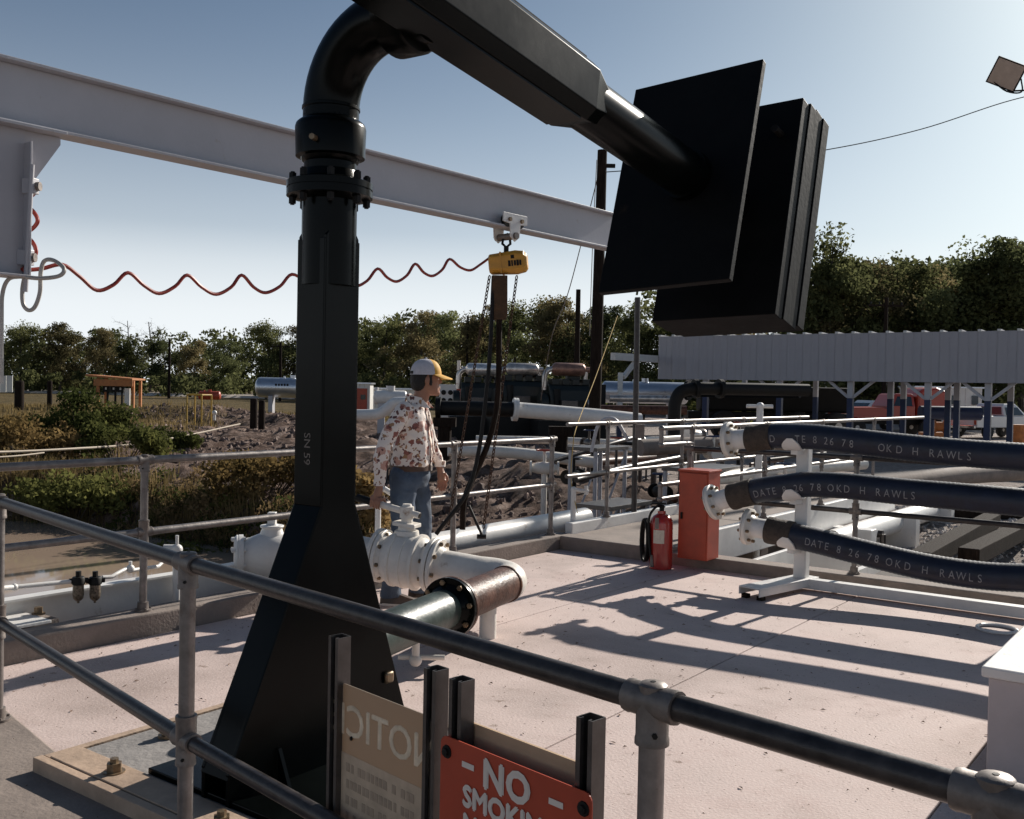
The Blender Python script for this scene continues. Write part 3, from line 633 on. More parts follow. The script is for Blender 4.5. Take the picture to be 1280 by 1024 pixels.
# ---------------------------------------------------------------- trolley and chain hoist
tq = bL + bdir * ((at(637, 285, 8.75) - bL).dot(bdir)); tx = tq + UP * bz0
ho = thing('chain_hoist', tx - UP * .35, 'yellow chain hoist hanging from a white trolley on the beam', 'hoist')
for s in (-1, 1):
    f = bn * (s * .088); m = MB()
    m.prism([tx + f + bdir * -.16 + UP * .12, tx + f + bdir * .16 + UP * .12, tx + f + bdir * .16 + UP * .04, tx + f + bdir * .07 + UP * .03, tx + f + bdir * .06 - UP * .08, tx + f - UP * .12, tx + f - bdir * .06 - UP * .08, tx + f - bdir * .07 + UP * .03, tx + f + bdir * -.16 + UP * .04], bn * (s * .012))
    m.build('side_plate', M['white'], ho, False, .003)
    for k in (-1, 1):
        w_ = tx + bdir * (.08 * k) + UP * .065; MB().lathe(w_ + bn * (s * .084), -bn * s, [(0, .062), (.01, .064), (.015, .05), (.045, .046)], 20).build('wheel', M['dark'], ho)
        MB().cyl(w_ + bn * s * .1, w_ + bn * s * .118, .018, 8).build('axle_nut', M['bolt'], ho)
MB().cyl(tx - bn * .12 - UP * .07, tx + bn * .12 - UP * .07, .03, 14).build('load_pin', M['fit'], ho)
hk = tx - UP * .10; m = MB(); m.tube([hk + V((.0, 0, .06)), hk + V((.03, 0, .02)), hk + V((.035, 0, -.03)), hk + V((0, 0, -.06)), hk + V((-.035, 0, -.03)), hk + V((-.03, 0, .01))], .012, 8); m.cyl(hk - UP * .05, hk - UP * .14, .022, 10); m.build('hook', M['dark'], ho)
hb = at(636, 329, 8.75); hx = (V((1, -.12, .10))).normalized(); hy = V((.12, 1, 0)).normalized(); hz_ = hx.cross(hy)
def rr_(x, w_, h, c=.035): 
    return [hb + hx * x + hy * a + hz_ * b for a, b in ((-w_ + c, -h), (w_ - c, -h), (w_, -h + c), (w_, h - c), (w_ - c, h), (-w_ + c, h), (-w_, h - c), (-w_, -h + c))]
m = MB(); m.rings([rr_(-.17, .07, .075), rr_(-.155, .09, .085), rr_(.07, .09, .10), rr_(.14, .08, .09), rr_(.165, .06, .065)]); m.build('motor_housing', M['yellow'], ho, False, .008)
m = MB(); m.box(hb + hx * -.06, .012, .19, .185, hx, hy, hz_); m.build('seam_ring', M['yellow'], ho, False)
nd = MB(); q = hb - hy * .0915 + hx * .015 - hz_ * .015
for k, (w_, h_) in enumerate(((.022, .05), (.014, .05), (.018, .045), (.02, .05), (.016, .045))): nd.box(q + hx * (.0 + .024 * k), w_, .002, h_, hx, hy, hz_)
nd.box(q + hx * .03 + hz_ * .055, .03, .002, .03, hx, hy, hz_); nd.build('faded_maker_mark', M['dark'], ho, False)
# chain bag and the chains
b0 = at(625, 345, 8.72)
MB().rings([[b0 + V((a * .065 * k, b * .05 * k, z)) for a, b in ((-1, -1), (1, -1), (1, 1), (-1, 1))] for z, k in ((.0, 1.0), (-.15, 1.05), (-.34, 1.1), (-.38, .9))]).build('chain_bag', mat('brown_canvas', (.07, .038, .018), .9, var=.35, scale=9, bump=.5, bscale=20), ho, True)
cm = M['dark']; crust = mat('rusty_chain', (.07, .035, .02), .6, metal=.4, var=.5, scale=40)
def chain(a, b, name, r=.008, step=.034):
    a = V(a); b = V(b); d = (b - a); n = int(d.length / step); d.normalize(); m = MB()
    x = d.orthogonal().normalized(); y = d.cross(x)
    for i in range(n):
        c = a + d * (step * (i + .5)); s = x if i % 2 else y
        m.tube([c + d * (step * .62 * math.cos(t)) + s * (.012 * math.sin(t)) for t in [k * math.pi / 4 for k in range(9)]], r * .62, 5, False)
    return m.build(name, crust, ho)
chain(at(646, 345, 8.75), at(604, 664, 8.6), 'load_chain'); chain(at(612, 345, 8.7), at(560, 660, 8.55), 'hand_chain')
MB().tube(spline([at(617, 345, 8.7), at(610, 470, 8.6), at(590, 600, 8.5), at(545, 668, 8.45)], 6), .018, 8).build('control_cable', M['dark'], ho)
MB().tube(spline([at(624, 400, 8.7), at(622, 500, 8.65), at(608, 560, 8.6), at(582, 620, 8.6), at(578, 662, 8.6)], 6), .026, 8).build('pendant_strap', M['timber'], ho)
m = MB(); q = at(602, 668, 8.55); m.bar(at(586, 632, 8.55), q, .05, .02); m.cyl(q - V((.04, 0, .02)), q + V((.04, 0, -.02)), .02, 8); m.build('load_hook', M['dark'], ho)

# ================================================================ SIGNS ON THE FRONT RAILING
def frp(t, z=0, n=0): return FR[1] + (FR[2] - FR[1]) * t + UP * z + n_ * n
sx = DFR                                       # to the right along the sign
def strut(t, ztop, label):
    o = frp(t, 0, .055); w_ = .0205; m = MB(); z0 = KH
    c = o
    for dx in (-w_, w_): m.box(c + sx * dx + UP * ((z0 + ztop) / 2), .0028, .041, ztop - z0, sx, n_)
    m.box(c + n_ * .0205 + UP * ((z0 + ztop) / 2), .0382, .0028, ztop - z0, sx, n_)
    for s in (-1, 1): m.box(c + sx * (s * .0145) - n_ * .0192 + UP * ((z0 + ztop) / 2), .0092, .0026, ztop - z0, sx, n_); m.box(c + sx * (s * .0112) - n_ * .0142 + UP * ((z0 + ztop) / 2), .0024, .008, ztop - z0, sx, n_)
    m.box(c + UP * (z0 + .004), .09, .09, .008, sx, n_)
    return tag(m.build('strut_post', M['strut'], smooth=False), label, 'post', 'slotted sign posts on the front railing')
tA, tB, tC, tD = .411, .628, .678, .893
strut(tA, .935, 'slotted steel post left of the pale sign seen from behind'); strut(tB, .935, 'slotted steel post right of the pale sign seen from behind')
strut(tC, .93, 'slotted steel post behind the left edge of the red sign'); strut(tD, .94, 'slotted steel post behind the right edge of the red sign')
SL = (FR[2] - FR[1]).length
def rounded(w_, h, r=.02, n=4):
    pts = []
    for cx, cz, a0 in ((w_ - r, h - r, 0), (-w_ + r, h - r, 90), (-w_ + r, -h + r, 180), (w_ - r, -h + r, 270)):
        pts += [(cx + r * math.cos(R(a0 + 90 * k / n)), cz + r * math.sin(R(a0 + 90 * k / n))) for k in range(n + 1)]
    return pts
def signboard(parent, t0, t1, n, zt, h, extra, mt, name, bow=0, th=.003):
    c = frp((t0 + t1) / 2, zt - h / 2, n); w_ = (t1 - t0) * SL / 2 + extra
    return c, w_, MB().prism([c + sx * x + UP * z for x, z in rounded(w_, h / 2)], n_ * th).build(name, mt, parent, False)
# pale sign, back towards us: translucent sheet, its print shows through reversed
tm = bpy.data.materials.new('translucent_sheet'); tm.use_nodes = True; N = tm.node_tree.nodes; L = tm.node_tree.links
b_ = N['Principled BSDF']; b_.inputs['Base Color'].default_value = (.31, .265, .215, 1); b_.inputs['Roughness'].default_value = .5
tr = N.new('ShaderNodeBsdfTranslucent'); tr.inputs[0].default_value = (.46, .34, .22, 1); mxs = N.new('ShaderNodeMixShader'); mxs.inputs[0].default_value = .32
L.new(b_.outputs[0], mxs.inputs[1]); L.new(tr.outputs[0], mxs.inputs[2]); L.new(mxs.outputs[0], N['Material Output'].inputs[0])
s1 = thing('notice_sign', frp((tA + tB) / 2, .4, .03), 'pale tan sign board seen from behind with reversed lettering', 'sign')
c, w_, o_ = signboard(s1, tA, tB, .052, .815, .50, -.012, tm, 'board')
show = mat('print_seen_through', (.72, .58, .42), .6, var=.2, scale=25)
dimt = mat('faint_print', (.36, .27, .195), .6, var=.2, scale=25)
put_text('NOTICE', .117, c + sx * -.004 + UP * .118 - n_ * .0012, -sx, UP, show, s1, 'reversed_lettering', 'CENTER', bold=.0022, spacing=1.0)
MB().box(c + UP * -.03 - n_ * .0008, w_ * 2 - .02, .0004, .20, sx, n_).build('show_through_panel', mat('panel_through', (.50, .38, .27), .6, var=.2, scale=14), s1, False)
for k in range(4):                                # faint unreadable rows of small print showing through
    m = MB(); x = -w_ + .04; rng_ = random.Random(k)
    while x < w_ - .05:
        l = rng_.uniform(.010, .016); m.box(c + sx * x + UP * (.035 - .043 * k) - n_ * .0016, l, .0004, .022, sx, n_); x += l + rng_.choice((.005, .005, .02))
    m.build('faint_print_row', dimt, s1, False)
m = MB(); q = c - sx * (w_ - .055) + UP * .115 - n_ * .002
m.lathe(q, -n_, [(0, .006), (.003, .005)], 8); m.build('rivet', M['dark'], s1)
# red sign facing the camera
s2 = thing('no_smoking_sign', frp((tC + tD) / 2, .4, .0), 'red no smoking sign with white letters on the front railing', 'sign')
c, w_, o_ = signboard(s2, tC, tD, .024, .80, .50, .034, M['signred'], 'board')
tn = -n_ * .0015
cx_ = c + tn
put_text('NO', .090, cx_ + UP * .172 - sx * .012, sx, UP, M['signw'], s2, 'lettering', 'CENTER', bold=.0042, spacing=1.08)
for s in (-1, 1): MB().box(cx_ + sx * (s * .135) + UP * .203, .040, .0008, .013, sx, n_).build('dash', M['signw'], s2, False)
put_text('SMOKING', .066, cx_ + UP * .112, sx, UP, M['signw'], s2, 'lettering', 'CENTER', bold=.0032, spacing=1.02)
put_text('MATCHES', .066, cx_ + UP * .048, sx, UP, M['signw'], s2, 'lettering', 'CENTER', bold=.0032, spacing=1.02)
for s in (-1, 1):
    q = c + sx * (s * (w_ - .022)) + UP * .215; MB().lathe(q, -n_, [(0, .016), (.003, .015), (.0031, .009), (.009, .009), (.010, .004)], 10).build('bolt', M['dark'], s2)
s3 = thing('sign_board', frp((tC + tD) / 2, .4, .08), 'tan back of a board fixed behind the red no smoking sign', 'sign')
signboard(s3, tC, tD, .080, .825, .5, .012, M['tan'], 'board', th=.006)

# ================================================================ HOSE RACK AND THREE HOSES
hp = atz(1001, 736, 0)
rack = thing('hose_rack', hp, 'white steel hose rack with a square post, cradles and long base beam', 'rack')
MB().box(hp + UP * .62, .105, .105, 1.14, U, VV).build('post', M['white'], rack, False, .012)
bdv = VV.copy(); bl_ = 1.66
MB().bar(hp + bdv * -.02 + UP * .055, hp + bdv * (bl_ + .05) + UP * .055, .10, .08).build('base_beam', M['white'], rack, False, .004)
ft = atz(936, 750, 0); fd = (hp - ft).normalized()
fn = V((-fd.y, fd.x, 0))
m = MB(); L_ = (hp - ft).length + .12; c = ft + fd * (L_ / 2)
m.box(c + UP * .093, L_, .19, .012, fd, fn); m.box(c + fn * .092 + UP * .06, L_, .010, .054, fd, fn); m.box(c - fn * .092 + UP * .06, L_, .010, .054, fd, fn); m.build('foot_channel', M['white'], rack, False, .003)
for s in (-1, 1): MB().box(ft + fd * .06 + fn * s * .07 + UP * .016, .05, .05, .032, fd, fn).build('wood_block', M['timber'], rack, False)
def dv(px):                                    # the hoses lie in one upright plane along the kerb direction
    k = (px - 640) / FPX; x0, d0 = .2176 * 8.45, 8.45; t = (k * d0 - x0) / (VV.x - VV.y * k); return d0 + VV.y * t
HS = [[(913, 550, 8.22), (928, 549, 8.2), (945, 548, 8.17), (966, 545, 8.12), (1014, 546, 8.02), (1062, 551, 7.95), (1126, 558.5, 7.86), (1190, 565, 7.78), (1254, 570, 7.7), (1320, 574, 7.6), (1430, 578, 7.4)],
      [(893, 627.5, 8.28), (907, 623.5, 8.25), (924, 619, 8.2), (950, 613, 8.14), (982, 608.5, 8.07), (1014, 605.5, 8.0), (1062, 608, 7.93), (1126, 614.5, 7.85), (1190, 620, 7.78), (1254, 626, 7.7), (1320, 632, 7.6), (1430, 640, 7.4)],
      [(937, 658.5, 8.2), (953, 661, 8.17), (972, 665, 8.13), (998, 671, 8.07), (1030, 678.5, 8.0), (1094, 694.5, 7.9), (1158, 709, 7.82), (1222, 719, 7.75), (1277, 722.5, 7.68), (1330, 722, 7.6), (1430, 715, 7.45)]]
CH = [list(zip('DTE82678OKDHRAWLS', (971, 1002, 1010, 1024, 1038, 1045.6, 1060, 1069.5, 1107, 1116, 1128.6, 1149, 1169.5, 1180, 1193, 1204, 1215))),
      list(zip('DATE82678OKDHRAWLS', (950, 958, 966, 972.5, 986, 1000, 1006.6, 1020.6, 1029, 1044, 1054, 1064, 1083, 1102.5, 1113, 1125, 1136, 1145.6))),
      list(zip('DATE82678OKDHRAWLS', (1015, 1023, 1031, 1039, 1054, 1068.6, 1076.6, 1091.6, 1101, 1116.6, 1127, 1139, 1161, 1181.6, 1193.5, 1205.7, 1217.5, 1228.7)))]
HS = [[(a, b, dv(a)) for a, b, _ in h_] for h_ in HS]
HL_ = ('upper navy rubber hose with white flange and stencilled date on the rack', 'middle navy rubber hose with white flange in front of the red cabinet', 'lowest navy rubber hose with white flange sagging on the rack')
RH = .102
def finer(vs_, fs):
    bm = bmesh.new(); vv = [bm.verts.new(v) for v in vs_]
    for f in fs: bm.faces.new([vv[i] for i in f])
    bmesh.ops.triangulate(bm, faces=bm.faces); bmesh.ops.subdivide_edges(bm, edges=bm.edges, cuts=3, use_grid_fill=True); bm.verts.index_update()
    r = [v.co.copy() for v in bm.verts], [tuple(v.index for v in f.verts) for f in bm.faces]; bm.free(); return r
for hi, (hl, lab, chs) in enumerate(zip(HS, HL_, CH)):
    pl_ = [at(*p) for p in hl]; ze = pl_[-1].z; pl_ += [pl_[-1] + VV * (.9 * k) + UP * (-.10 * k * (1 if hi < 2 else .3)) for k in range(1, 5)]   # they run on out of the picture
    path = spline(pl_, 10)
    hs = thing('cargo_hose', path[0], lab, 'hose', 'cargo hoses on the rack')
    def walk(dist):
        acc = 0
        for a, b in zip(path, path[1:]):
            l = (b - a).length
            if acc + l >= dist: return a + (b - a) * ((dist - acc) / l), (b - a).normalized()
            acc += l
        return path[-1], (path[-1] - path[-2]).normalized()
    p0, t0 = walk(0); 
    # subtle corrugation along the hose
    tot = sum((b - a).length for a, b in zip(path, path[1:])); s0 = .36; pts = []; rr0 = []; k = 0; s = s0
    while s < tot: pts.append(walk(s)[0]); rr0.append(RH + (.0012 if k % 2 else -.0012)); s += .016; k += 1
    MB().tube(pts, rr0, 28).build('rubber_body', M['hose'], hs)
    bnd = [walk(.155)[0], walk(.16)[0], walk(.18)[0], walk(.22)[0], walk(.24)[0], walk(.30)[0], walk(.37)[0], walk(.375)[0]]
    MB().tube(bnd, [.098, .110, .114, .112, .108, .112, .113, .107], 28).build('canvas_band', M['band'], hs)
    MB().tube([walk(.0)[0], walk(.16)[0]], .082, 28).build('nipple', M['white'], hs)
    m = MB(); m.lathe(p0 - t0 * .03, t0, [(0, .07), (.001, .150), (.004, .152), (.012, .152), (.0125, .146), (.016, .146), (.0165, .152), (.040, .152), (.043, .148), (.05, .10), (.075, .084)], 36); f = m.build('flange', M['wpipe'], hs)
    bolt_set(f, M['bolt'], p0 - t0 * .005, t0, .122, 8, .014, .05, .3)
    # stencil letters bent round the hose
    samples = [(proj(walk(4.2 * i / 900)[0])[0], 4.2 * i / 900) for i in range(900)]
    for chx, px in chs:
        s = min(samples, key=lambda q: abs(q[0] - px))[1]
        p, t = walk(s); tocam = (EYEP - p); tocam -= t * tocam.dot(t); tocam.normalize(); upv = t.cross(tocam) if t.cross(tocam).z > 0 else -t.cross(tocam)
        vs_, fs = text_mesh(chx, .084, 'CENTER'); vs_, fs = finer(vs_, fs); m = MB(); q = []
        for v_ in vs_:
            a = (v_.y - .034 - .018) / RH; pp, _ = walk(s + v_.x * .80); q.append(pp + tocam * ((RH + .0025) * math.cos(a)) + upv * ((RH + .0025) * math.sin(a)))
        m.add(q, fs); m.build('stencil_letter', M['letter'], hs, fixn=False)
    # white cradle of the rack under this hose
    sp = min(samples, key=lambda q: abs(q[0] - (993, 991, 988)[hi]))[1]
    p, t = walk(sp); tocam = (EYEP - p); tocam.z = 0; tocam -= t * tocam.dot(t); tocam.normalize(); upv = UP - t * t.z; upv.normalize()
    rings_ = []
    for k in range(13):
        a = R(-158 + k * (150) / 12); hw = .075 if k < 10 else .075 * math.cos((k - 9) / 3.2 * 1.35)
        d_ = tocam * math.cos(a) + upv * math.sin(a)
        rings_.append([p + d_ * (RH + .003) - t * hw, p + d_ * (RH + .003) + t * hw, p + d_ * (RH + .015) + t * hw, p + d_ * (RH + .015) - t * hw])
    MB().rings(rings_).build('cradle', M['white'], rack, True)
    q = hp + UP * (p.z - RH - .03); MB().bar(V((p.x, p.y, p.z - RH - .03)), V((q.x, q.y, q.z)), .06, .04).build('cradle_arm', M['white'], rack, False)
# ---------------------------------------------------------------- red cabinet, extinguishers, ring, white locker
cab = thing('cabinet', uv(-.06, 1.54, .1), 'tall red steel cabinet fixed at the right kerb beside the extinguisher', 'cabinet')
m = MB(); uvbox(m, -.17, .075, 1.40, 1.69, .10, .885); m.build('body', M['red'], cab, False, .006)
m = MB(); uvbox(m, -.18, .085, 1.39, 1.70, .886, .905); m.build('lid', M['red'], cab, False, .004)
m = MB(); uvbox(m, -.183, -.172, 1.41, 1.68, .12, .875); m.build('door', M['red'], cab, False, .003)
m = MB(); uvbox(m, -.20, -.184, 1.435, 1.45, .46, .52); m.build('latch', M['dark'], cab, False)
def extinguisher(u, v, lab, r=.088, h=.50):
    p = uv(u, v, 0); x = thing('fire_extinguisher', p, lab, 'extinguisher')
    MB().lathe(p, UP, [(0, r - .012), (.006, r), (h - .09, r), (h - .05, r * .93), (h - .02, r * .7), (h, r * .36), (h + .025, r * .34)], 28).build('cylinder', M['redx'], x)
    m = MB(); m.lathe(p + UP * (h + .025), UP, [(0, .022), (.05, .022), (.055, .012)], 12); m.box(p + UP * (h + .09) - V((.03, 0, 0)), .13, .022, .014); m.box(p + UP * (h + .06) - V((.03, 0, 0)), .12, .02, .012); m.build('valve_head', M['dark'], x)
    hs_ = spline([p + UP * (h + .05), p + V((-.05, -.05, h + .07)), p + V((-.115, -.045, h - .02)), p + V((-.12, -.05, .30)), p + V((-.105, -.055, .16)), p + V((-.095, -.06, .10))], 6)
    MB().tube(hs_, .011, 8).build('hose', M['dark'], x)
    MB().lathe(p + V((-.093, -.062, .13)), V((.05, 0, -1)), [(0, .012), (.1, .02), (.105, .012)], 10).build('nozzle', M['fit'], x)
    lb = MB(); a0 = R(-112); 
    vs_ = [p + V((math.cos(a0 + R(a)) * (r + .001), math.sin(a0 + R(a)) * (r + .001), z)) for z in (.24, .36) for a in (-28, -14, 0, 14, 28)]
    lb.add(vs_, [(i, i + 1, i + 6, i + 5) for i in range(4)]); lb.build('label_plate', M['paper'], x, fixn=False)
    vs_ = [p + V((math.cos(a0 + R(a)) * (r + .0015), math.sin(a0 + R(a)) * (r + .0015), z)) for z in (.37, .47) for a in (-20, -10, 0)]
    lb = MB(); lb.add(vs_, [(i, i + 1, i + 4, i + 3) for i in range(2)]); lb.build('gauge_tag', M['fit'], x, fixn=False)
    return x
ex_ = extinguisher(-.27, 1.285, 'large red fire extinguisher with paper label standing against the red cabinet', .104, .50)
q_ = uv(-.30, 1.150, .0); m = MB()
for k in range(3): m.tube([q_ + V((-.012 * k, -.012 * k, .25)) + U * (.045 * math.cos(a)) * .9 - VV * (.055 * math.cos(a)) + UP * (.19 * math.sin(a)) for a in [j * math.pi / 12 for j in range(25)]], .013, 7, False)
m.build('coiled_hose', M['dark'], ex_)
rg = atz(1246, 786, .012); m = MB(); m.tube([rg + V((math.cos(a) * .125, math.sin(a) * .125, 0)) for a in [k * math.pi / 16 for k in range(33)]], .012, 8, False)
tag(m.build('ring', M['white']), 'white ring lying on the deck beside the white locker', 'ring')
lk0 = atz(1232, 974, 0)
lk = thing('locker', lk0 + U * .7 + VV * .5, 'white painted locker box with overhanging lid at the lower right corner', 'box')
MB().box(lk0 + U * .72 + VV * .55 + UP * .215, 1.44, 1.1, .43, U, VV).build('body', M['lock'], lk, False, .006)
MB().box(lk0 + U * .72 + VV * .55 + UP * .456, 1.49, 1.15, .045, U, VV).build('lid', M['white'], lk, False, .008)
MB().box(lk0 + U * -.003 + VV * .6 + UP * .36, .012, .08, .06, U, VV).build('hasp', M['fit'], lk, False)

# ================================================================ BEYOND THE RIGHT KERB
GZR = -.9
tr_ = thing('drip_trough', uv(1.3, 3.2, -.8), 'open white steel trough just beyond the right kerb behind the hoses', 'trough')
for a in ((.55, .60, 1.75, 5.4), (1.95, 2.0, 1.75, 5.4), (.602, 1.948, 1.75, 1.80), (.602, 1.948, 5.35, 5.4)): m = MB(); uvbox(m, *a, -.75, .02); m.build('wall', M['white'], tr_, False, .004)
m = MB(); uvbox(m, .6, 1.95, 1.8, 5.35, -.75, -.70); m.build('floor_plate', M['conc2'], tr_, False)
for v in (2.6, 3.8): m = MB(); uvbox(m, .602, 1.948, v, v + .06, -.12, -.02); m.build('cross_bar', M['white'], tr_, False)
wp2 = thing('white_pipe', at(1110, 680, 13), 'white pipe on white block saddles beyond the trough, behind the hoses', 'pipe')
a, b = at(1040, 678, 12.2), at(1178, 636, 16.5); b.z = a.z
MB().cyl(a, b, .15, 24).build('pipe', M['white'], wp2)
for t in (.12, .5, .88):
    q = a + (b - a) * t; m = MB(); m.box(V((q.x, q.y, (q.z + .12 - 1.0) / 2 - .0)), .22, .62, q.z + .12 + 1.0, U, VV); m.build('saddle_block', M['white'], wp2, False, .01)
for k, (p, q, lb) in enumerate((((1150, 705, 11.5), (1240, 655, 15.5), 'dark railway timber on the crushed stone, nearest the trough'), ((1210, 712, 11.8), (1300, 660, 15.5), 'dark railway timber on the crushed stone, at the right edge'), ((1180, 655, 16), (1320, 648, 17), 'dark railway timber lying crosswise at the back of the crushed stone'))):
    a, b = at(*p), at(*q); a.z = b.z = gz(b.x, b.y) + .10
    tag(MB().bar(a, b, .24, .2).build('railway_timber', M['timber'], smooth=False, bevel=.01), lb, 'timber', 'timbers on the crushed stone')
# loose stone: too many to count
rs = random.Random(5); vs_ = []; fs = []
for k in range(5200):
    d = rs.uniform(10.3, 20); px = rs.uniform(1085, 1420); p = at(px, 600, d); z = gz(p.x, p.y); r = rs.uniform(.015, .05); o = len(vs_)
    if (p - K0).dot(U) < 2.05: continue
    a = rs.uniform(0, 6.3)
    for i in range(4): vs_.append((p.x + math.cos(a + i * 1.57) * r * rs.uniform(.7, 1.2), p.y + math.sin(a + i * 1.57) * r * rs.uniform(.7, 1.2), z + r * rs.uniform(-.1, .3)))
    vs_.append((p.x, p.y, z + r * rs.uniform(.6, 1.0))); fs += [(o, o + 1, o + 4), (o + 1, o + 2, o + 4), (o + 2, o + 3, o + 4), (o + 3, o, o + 4)]
m = MB(); m.add(vs_, fs); g = m.build('crushed_stone', M['gravel'], origin=(6, 13, -.9), fixn=False); tag(g, 'pale crushed stone heaped between the dark timbers', 'gravel', kind='stuff')
# ================================================================ YARD BEHIND
def ground_at(px, d):
    p = at(px, 500, d); return V((p.x, p.y, gz(p.x, p.y)))
# wooden poles
def pole(px, ptop, d, r0, lab, arms=0, name='utility_pole', lean=0):
    t = at(px, ptop, d); g = V((t.x - lean, t.y, gz(t.x, t.y) - .3)); x = thing(name, g, lab, 'pole')
    MB().tube([g, (g + t) / 2, t], [r0 * 1.1, r0, r0 * .82], 12).build('shaft', M['timber'], x)
    for k in range(arms):
        MB().box(t - UP * (.5 + .9 * k), 2.2, .1, .12).build('crossarm', M['timber'], x, False)
        for s in (-.95, -.4, .4, .95): MB().cyl(t - UP * (.44 + .9 * k) + V((s, 0, 0)), t - UP * (.26 + .9 * k) + V((s, 0, 0)), .05, 8).build('insulator', M['dark'], x)
    return x, t
bigp, bt = pole(753, 188, 23, .135, 'thick dark wooden pole standing behind the counterweights and the beam end', lean=.06)
pole(723, 362, 60, .17, 'slim dark wooden pole before the wood, left of the thick pole'); pole(212, 425, 120, .16, 'thin utility pole in front of the wood behind the orange shelter')
pole(351, 428, 115, .16, 'utility pole with crossarm in front of the wood beside the black stand', 1); pole(585, 395, 110, .14, 'thin pole before the wood seen behind the hoist chains')
pole(1108, 372, 62, .14, 'pole with a crossarm against the trees above the ribbed canopy', 1)
m = MB(); m.cyl(bt + V((.1, 0, -.35)), bt + V((.3, 0, -.35)), .05, 8); m.build('pole_hardware', M['dark'], bigp)
# guy wires of the thick pole
def wire(pts, r, name, lab, mt=M['dark'], n=8):
    return tag(MB().tube(spline(pts, n), r, 5).build(name, mt), lab, 'wire')
wire([bt - UP * .2, at(712, 360, 24), at(690, 420, 26), at(676, 500, 28)], .012, 'guy_wire', 'thin guy wire slanting left from the thick wooden pole', M['fit'])
wire([at(746, 200, 23.2), at(741, 300, 23.2), at(737, 420, 23.2)], .010, 'ground_wire', 'thin ground wire hanging down beside the thick wooden pole', M['fit'])
wire([at(772, 395, 19), at(745, 470, 14), at(722, 530, 11), at(716, 560, 10.6), at(714, 600, 10.5), at(722, 642, 10.3)], .0045, 'rope_line', 'yellow rope running down from the thick pole to the gangway railing', M['yel2'])
# floodlight on its pole at the right edge and its service wire
fl0 = at(1259, 92, 24); fp = at(1330, 120, 24.3)
fx = thing('floodlight', V((fp.x, fp.y, gz(fp.x, fp.y) - .2)), 'square floodlight on a bracket against the sky at the upper right edge', 'floodlight')
MB().cyl(V((fp.x, fp.y, gz(fp.x, fp.y) - .3)), fp + UP * .5, .09, 12).build('pole', M['galv'], fx)
fd_ = V((-.55, -.75, -.38)).normalized(); fxx = fd_.cross(UP).normalized(); fyy = fxx.cross(fd_); fxx, fyy = fxx * .86 + fyy * .5, fyy * .86 - fxx * .5
def rl(t, s): return [fl0 + fd_ * t + fxx * (a * s * 1.75) + fyy * (b * s * 1.6) for a, b in ((-1, -1), (1, -1), (1, 1), (-1, 1))]
MB().rings([rl(-.16, .08), rl(-.10, .13), rl(.10, .20), rl(.13, .20)]).build('housing', M['dark'], fx, False, .006)
MB().rings([rl(.131, .18), rl(.135, .18)]).build('lens', mat('lamp_lens', (.45, .36, .30), .15, var=.1), fx, False)
m = MB(); m.tube(spline([fl0 - fxx * .34, fl0 - fxx * .36 - UP * .3, fl0 - UP * .42, fl0 + fxx * .36 - UP * .3], 5), .018, 6); m.tube([fl0 - UP * .42, (fl0 + fp) / 2 - UP * .12, fp], .022, 8); m.build('bracket', M['dark'], fx)
wire([fp + UP * .2, at(1255, 128, 24), at(1150, 162, 24), at(1035, 187, 23.6), at(900, 205, 23.3), bt - UP * .5], .012, 'service_wire', 'thin overhead wire from the floodlight towards the thick pole')
# tall steel conduit post by the gangway
q = atz(793, 655, .1); t = at(797, 372, q.y + .1)
x = thing('conduit_post', q - UP * 1.0, 'tall thin steel post rising beside the gangway under the counterweights', 'post')
MB().cyl(q - UP * 1.2, t, .032, 12).build('shaft', M['galvd'], x); MB().box(q + UP * 1.05 + V((.03, -.05, 0)), .1, .08, .16).build('junction_box', M['fit'], x, False, .006)
MB().tube(spline([q + UP * .95 + V((-.1, -.03, 0)), q + V((-.25, 0, 1.18)), q + V((-.42, .05, 1.12)), q + V((-.5, .05, .8))], 6), .02, 8).build('flexible_conduit', M['beam'], x)

# ---------------------------------------------------------------- pipes crossing the yard
def pipe(pts, r, mt, lab, sup=(), flanges=(), name='yard_pipe', bend=True):
    P = [at(*p) for p in pts]; x = thing(name, V((P[0].x, P[0].y, gz(P[0].x, P[0].y))), lab, 'pipe')
    MB().tube(spline(P, 6) if (bend and len(P) > 2) else P, r, 18).build('pipe', mt, x)
    for t in flanges:
        i = t if isinstance(t, int) else 0
        d = (P[min(i + 1, len(P) - 1)] - P[max(i - 1, 0)]).normalized(); MB().lathe(P[i] - d * .05, d, [(0, r), (.001, r * 1.5), (.045, r * 1.5), (.047, r * 1.45), (.053, r * 1.45), (.055, r * 1.5), (.1, r * 1.5), (.101, r)], 20).build('flange', mt, x)
    for (px, py, d, w_, mt2) in sup:
        q = at(px, py, d); z0 = gz(q.x, q.y) - .3; MB().cyl(V((q.x, q.y, z0)), q, w_, 12).build('pile', mt2, x); MB().box(q + UP * -.06, w_ * 3.2, w_ * 2.2, .18).build('pile_cap', M['timber'], x, False)
    return x
pipe([(548, 510, 20), (643, 512, 20)], .15, M['dark'], 'dark pipe beyond the far railing left of the bolted flange', [(556, 524, 20, .14, M['timber'])], [0])
pipe([(644, 512, 20), (752, 521, 20.3), (800, 526, 20.5)], .155, M['white'], 'pale pipe beyond the far railing right of the bolted flange', [(701, 535, 20.2, .15, M['timber'])], [0])
pipe([(432, 519, 30), (470, 518, 30), (484, 511, 30), (494, 504, 30), (512, 503, 30)], .17, M['white'], 'white pipe with an S bend behind the man')
pipe([(745, 512, 28), (858, 513, 28)], .13, M['rust'], 'rusty pipe with a bright top running left of the black riser', [(800, 520, 28, .08, M['dark'])])
